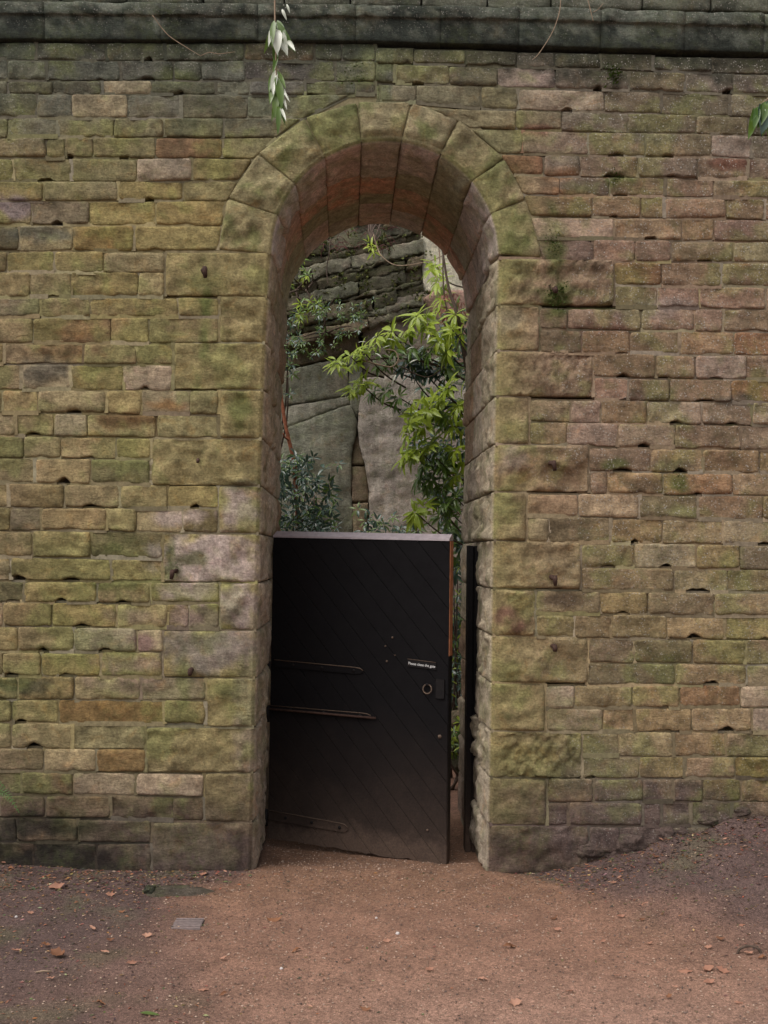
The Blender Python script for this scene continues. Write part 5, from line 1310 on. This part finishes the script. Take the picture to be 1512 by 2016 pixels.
# fallen leaves
def fallen(px, py, L, ms, label, group=None, tilt=0.25, seed=0):
    rr = random.Random(int(px * 7 + py)); p = gpt(px, py); a = rr.uniform(-0.9, 0.9) + (math.pi if rr.random() < .5 else 0)
    d = Vector((math.cos(a), math.sin(a) * .6, rr.uniform(-.05, tilt))); m3 = frame(d, Vector((rr.uniform(-.4, .4), rr.uniform(-.7, .1), 1)), L)
    o = bpy.data.objects.new('fallen_leaf', rr.choice(ms)); COL.objects.link(o)
    o.matrix_world = Matrix.Translation(p + Vector((0, 0, 0.008)) - d.normalized() * L * .5 + Vector((0, 0, max(0, -d.normalized().z * L * .5)))) @ m3.to_4x4()
    tag(o, label, 'leaf', group or 'fallen leaves')
fallen(115, 1884, 0.085, LB_, 'large curled brown leaf on the dark soil at the lower left')
fallen(1450, 1703, 0.10, LB_, 'long curled dark brown leaf at the foot of the right bank')
fallen(1438, 1741, 0.075, LO, 'broad pale orange leaf lying flat below the curled leaf on the right')
fallen(1308, 1657, 0.06, LO, 'orange leaf resting on the bank just under the eroded stones')
fallen(539, 1813, 0.075, LB_, 'red brown leaf alone on the left edge of the path before the door')
fallen(1393, 1912, 0.07, LO, 'pale pinkish orange leaf, middle one of the row of three at the lower right')
fallen(1349, 1914, 0.06, LO, 'pale orange leaf, left one of the row of three at the lower right')
fallen(1423, 1914, 0.055, LO, 'small orange leaf, right one of the row of three at the lower right')
fallen(1014, 1978, 0.055, LO, 'orange leaf on the path at the bottom edge right of the middle')
fallen(383, 1752, 0.06, LO, 'orange leaf lying on the mossy slab')
fallen(1474, 1880, 0.045, LO, 'little orange leaf under the arched black root')
fallen(112, 1749, 0.08, LO, 'orange leaf, broadest of those close under the left wall')
fallen(1005, 1866, 0.07, LB_, 'red brown leaf in the middle of the path right of the door')
ZR = [(1410,1644),(1427,1656),(1372,1727),(1488,1725),(1207,1741),(1220,1729),(1098,1735),(1269,1784),(1318,1795),(1264,1814),(1222,1807),(1457,1808),(1491,1810),(1459,1824),(1475,1800),(1418,1852),(1395,1868),(1186,1857),(1090,1810),(1098,1834),(1014,1807),(1501,1888),(1396,1937),(1454,1976),(1317,1966),(1120,1957),(1330,1947),(1300,1700),(1350,1695),(1400,1700),(1470,1770),(1280,1860),(1215,1925),(1290,1690),(1345,1745)]
ZL = [(183,1832),(217,1854),(207,1878),(32,1876),(198,1978),(37,1739),(217,1764),(240,1797),(166,1710),(400,1724),(90,1864),(7,1702),(444,1719),(20,1712),(60,1722),(440,1891),(150,1780),(60,1800),(290,1845),(330,1770),(100,1930),(260,1900),(180,1750),(320,1722),(15,1755),(250,1725),(95,1718),(350,1870),(300,1800),(130,1815)]
ZC = [(583,1874),(683,1895),(761,1856),(812,1791),(845,1912),(950,1930),(440,1960),(610,1985),(400,1951),(720,1990)]
def zone(x, y):
    if x > 1120: return ('on the soil bank below the eroded right wall foot' if y < 1735 else 'beside the cluster of orange leaves right of the path' if y < 1830 and x > 1400 else 'on the earth between path and right edge' if y < 1830 else 'near the arched black root' if x > 1380 and y < 1930 else 'in the lower right corner of the ground' if y > 1900 else 'on the right part of the path')
    if x < 480: return ('along the dark foot of the left wall' if y < 1730 else 'between the drain grate and the mossy slab' if x > 180 and y < 1800 else 'on dark soil at the far left' if y < 1830 else 'on dark soil in the lower left corner' if y > 1890 else 'on dark soil below the drain grate')
    return 'on the path in front of the door' if y < 1900 else 'on the path along the bottom edge'
for i, (x, y) in enumerate(ZR + ZL[:22] + ZC):
    br = i % 3 == 0; zn = zone(x, y)
    fallen(x, y, R.uniform(.024, .050), LB_ if br else LO, 'small %s fallen leaf %s' % ('dark brown' if br else 'orange', zn), 'small %s leaves %s' % ('brown' if br else 'orange', zn))
# green blade, pale pebbles, pale stick
c = gpt(292, 1999); gl = leaf_mesh('green_leaf', 0.11, 0.1, 0.3, M_GRASS); o = bpy.data.objects.new('green_leaf', gl); COL.objects.link(o)
o.matrix_world = Matrix.Translation(c + Vector((-.03, 0, .01))) @ frame(Vector((1, -.15, .02)), Vector((0, -.3, 1)), 0.075).to_4x4(); tag(o, 'narrow fresh green leaf on the soil at the bottom edge', 'leaf')
for i, (px, py, r, lab) in enumerate(((783, 1839, .009, 'white oval pebble on the path below the door'), (741, 1808, .006, 'tiny white pebble on the path near the door foot'), (554, 1908, .007, 'white pebble on the left part of the path'), (32, 1806, .007, 'small pale pebble on the dark soil at the left'))):
    c = gpt(px, py); boulder('pebble', c + Vector((0, 0, r * .4)), (r, r * .8, r * .8), 40 + i, (0.55, 0.5, 0.48), lab, 'pebble', M_GRAVEL)
c = gpt(85, 1917); mb = MB(); tube(mb, [c + Vector((-.03, 0, .006)), c + Vector((0, .004, .01)), c + Vector((.032, .006, .007))], .0035, 5); tag(mb.build('stick', M_TWIG), 'short pale stick on the dark soil at the lower left', 'stick')
# uncounted scraps of litter, grit and bits of soil
rr = random.Random(123); lit, grit = MB(), MB()
for k in range(17000):
    x, y = rr.uniform(-2.5, 2.8), (rr.uniform(-2.5, 0.0) if k % 3 else -abs(rr.gauss(0, 0.35)))
    m = path_mask(x, y)
    if rr.random() < m * 0.93: continue
    z = gz(x, y) + 0.003; s = rr.uniform(0.003, 0.012) * (1.3 if y > -0.4 else 1); a = rr.uniform(0, 6.3)
    d = Vector((math.cos(a), math.sin(a), rr.uniform(-.15, .3))) * s; n = Vector((-math.sin(a), math.cos(a), rr.uniform(-.3, .3))) * s * rr.uniform(.25, .5)
    u = rr.random(); col = (0.26, 0.12, 0.065) if u < .14 else (0.34, 0.24, 0.165) if u < .19 else (0.17, 0.09, 0.055) if u < .6 else (0.075, 0.05, 0.04) if u < .9 else (0.10, 0.11, 0.045)
    p = Vector((x, y, z)); col = tuple(q * rr.uniform(.7, 1.2) for q in col)
    lit.add([p - d, p + n + Vector((0, 0, s * .2)), p + d, p - n], [(0, 1, 2, 3)], col)
for k in range(30000):
    x, y = rr.uniform(-2.5, 2.8), rr.uniform(-2.5, 1.2) if rr.random() < .9 else rr.uniform(-1, 1.4)
    if y > -0.02 and not (-0.45 < x < 0.76): continue
    m = path_mask(x, y)
    if rr.random() > 0.25 + 0.75 * m: continue
    s = rr.uniform(.0018, .0062); p = Vector((x, y, gz(x, y) + s * .4)); v_ = rr.uniform(.6, 1.35)
    c0 = rr.choice([(0.25, 0.155, 0.105), (0.30, 0.205, 0.15), (0.17, 0.11, 0.08), (0.34, 0.25, 0.19), (0.12, 0.085, 0.07)])
    q = [p + Vector((rr.uniform(.7, 1.2) * s * dx, rr.uniform(.7, 1.2) * s * dy, rr.uniform(.5, 1) * s * dz)) for dx, dy, dz in ((1,0,0),(-1,0,0),(0,1,0),(0,-1,0),(0,0,1))]
    grit.add(q, [(0,2,4),(2,1,4),(1,3,4),(3,0,4)], tuple(a * v_ for a in c0))
tag(lit.build('leaf_litter', M_LITTER, smooth=False, centre=False), 'scraps of dead leaf and bark strewn over the dark soil', 'litter', None, 'stuff')
tag(grit.build('path_grit', M_GRAVEL, smooth=False, centre=False), 'loose grit scattered over the sandy path', 'grit', None, 'stuff')
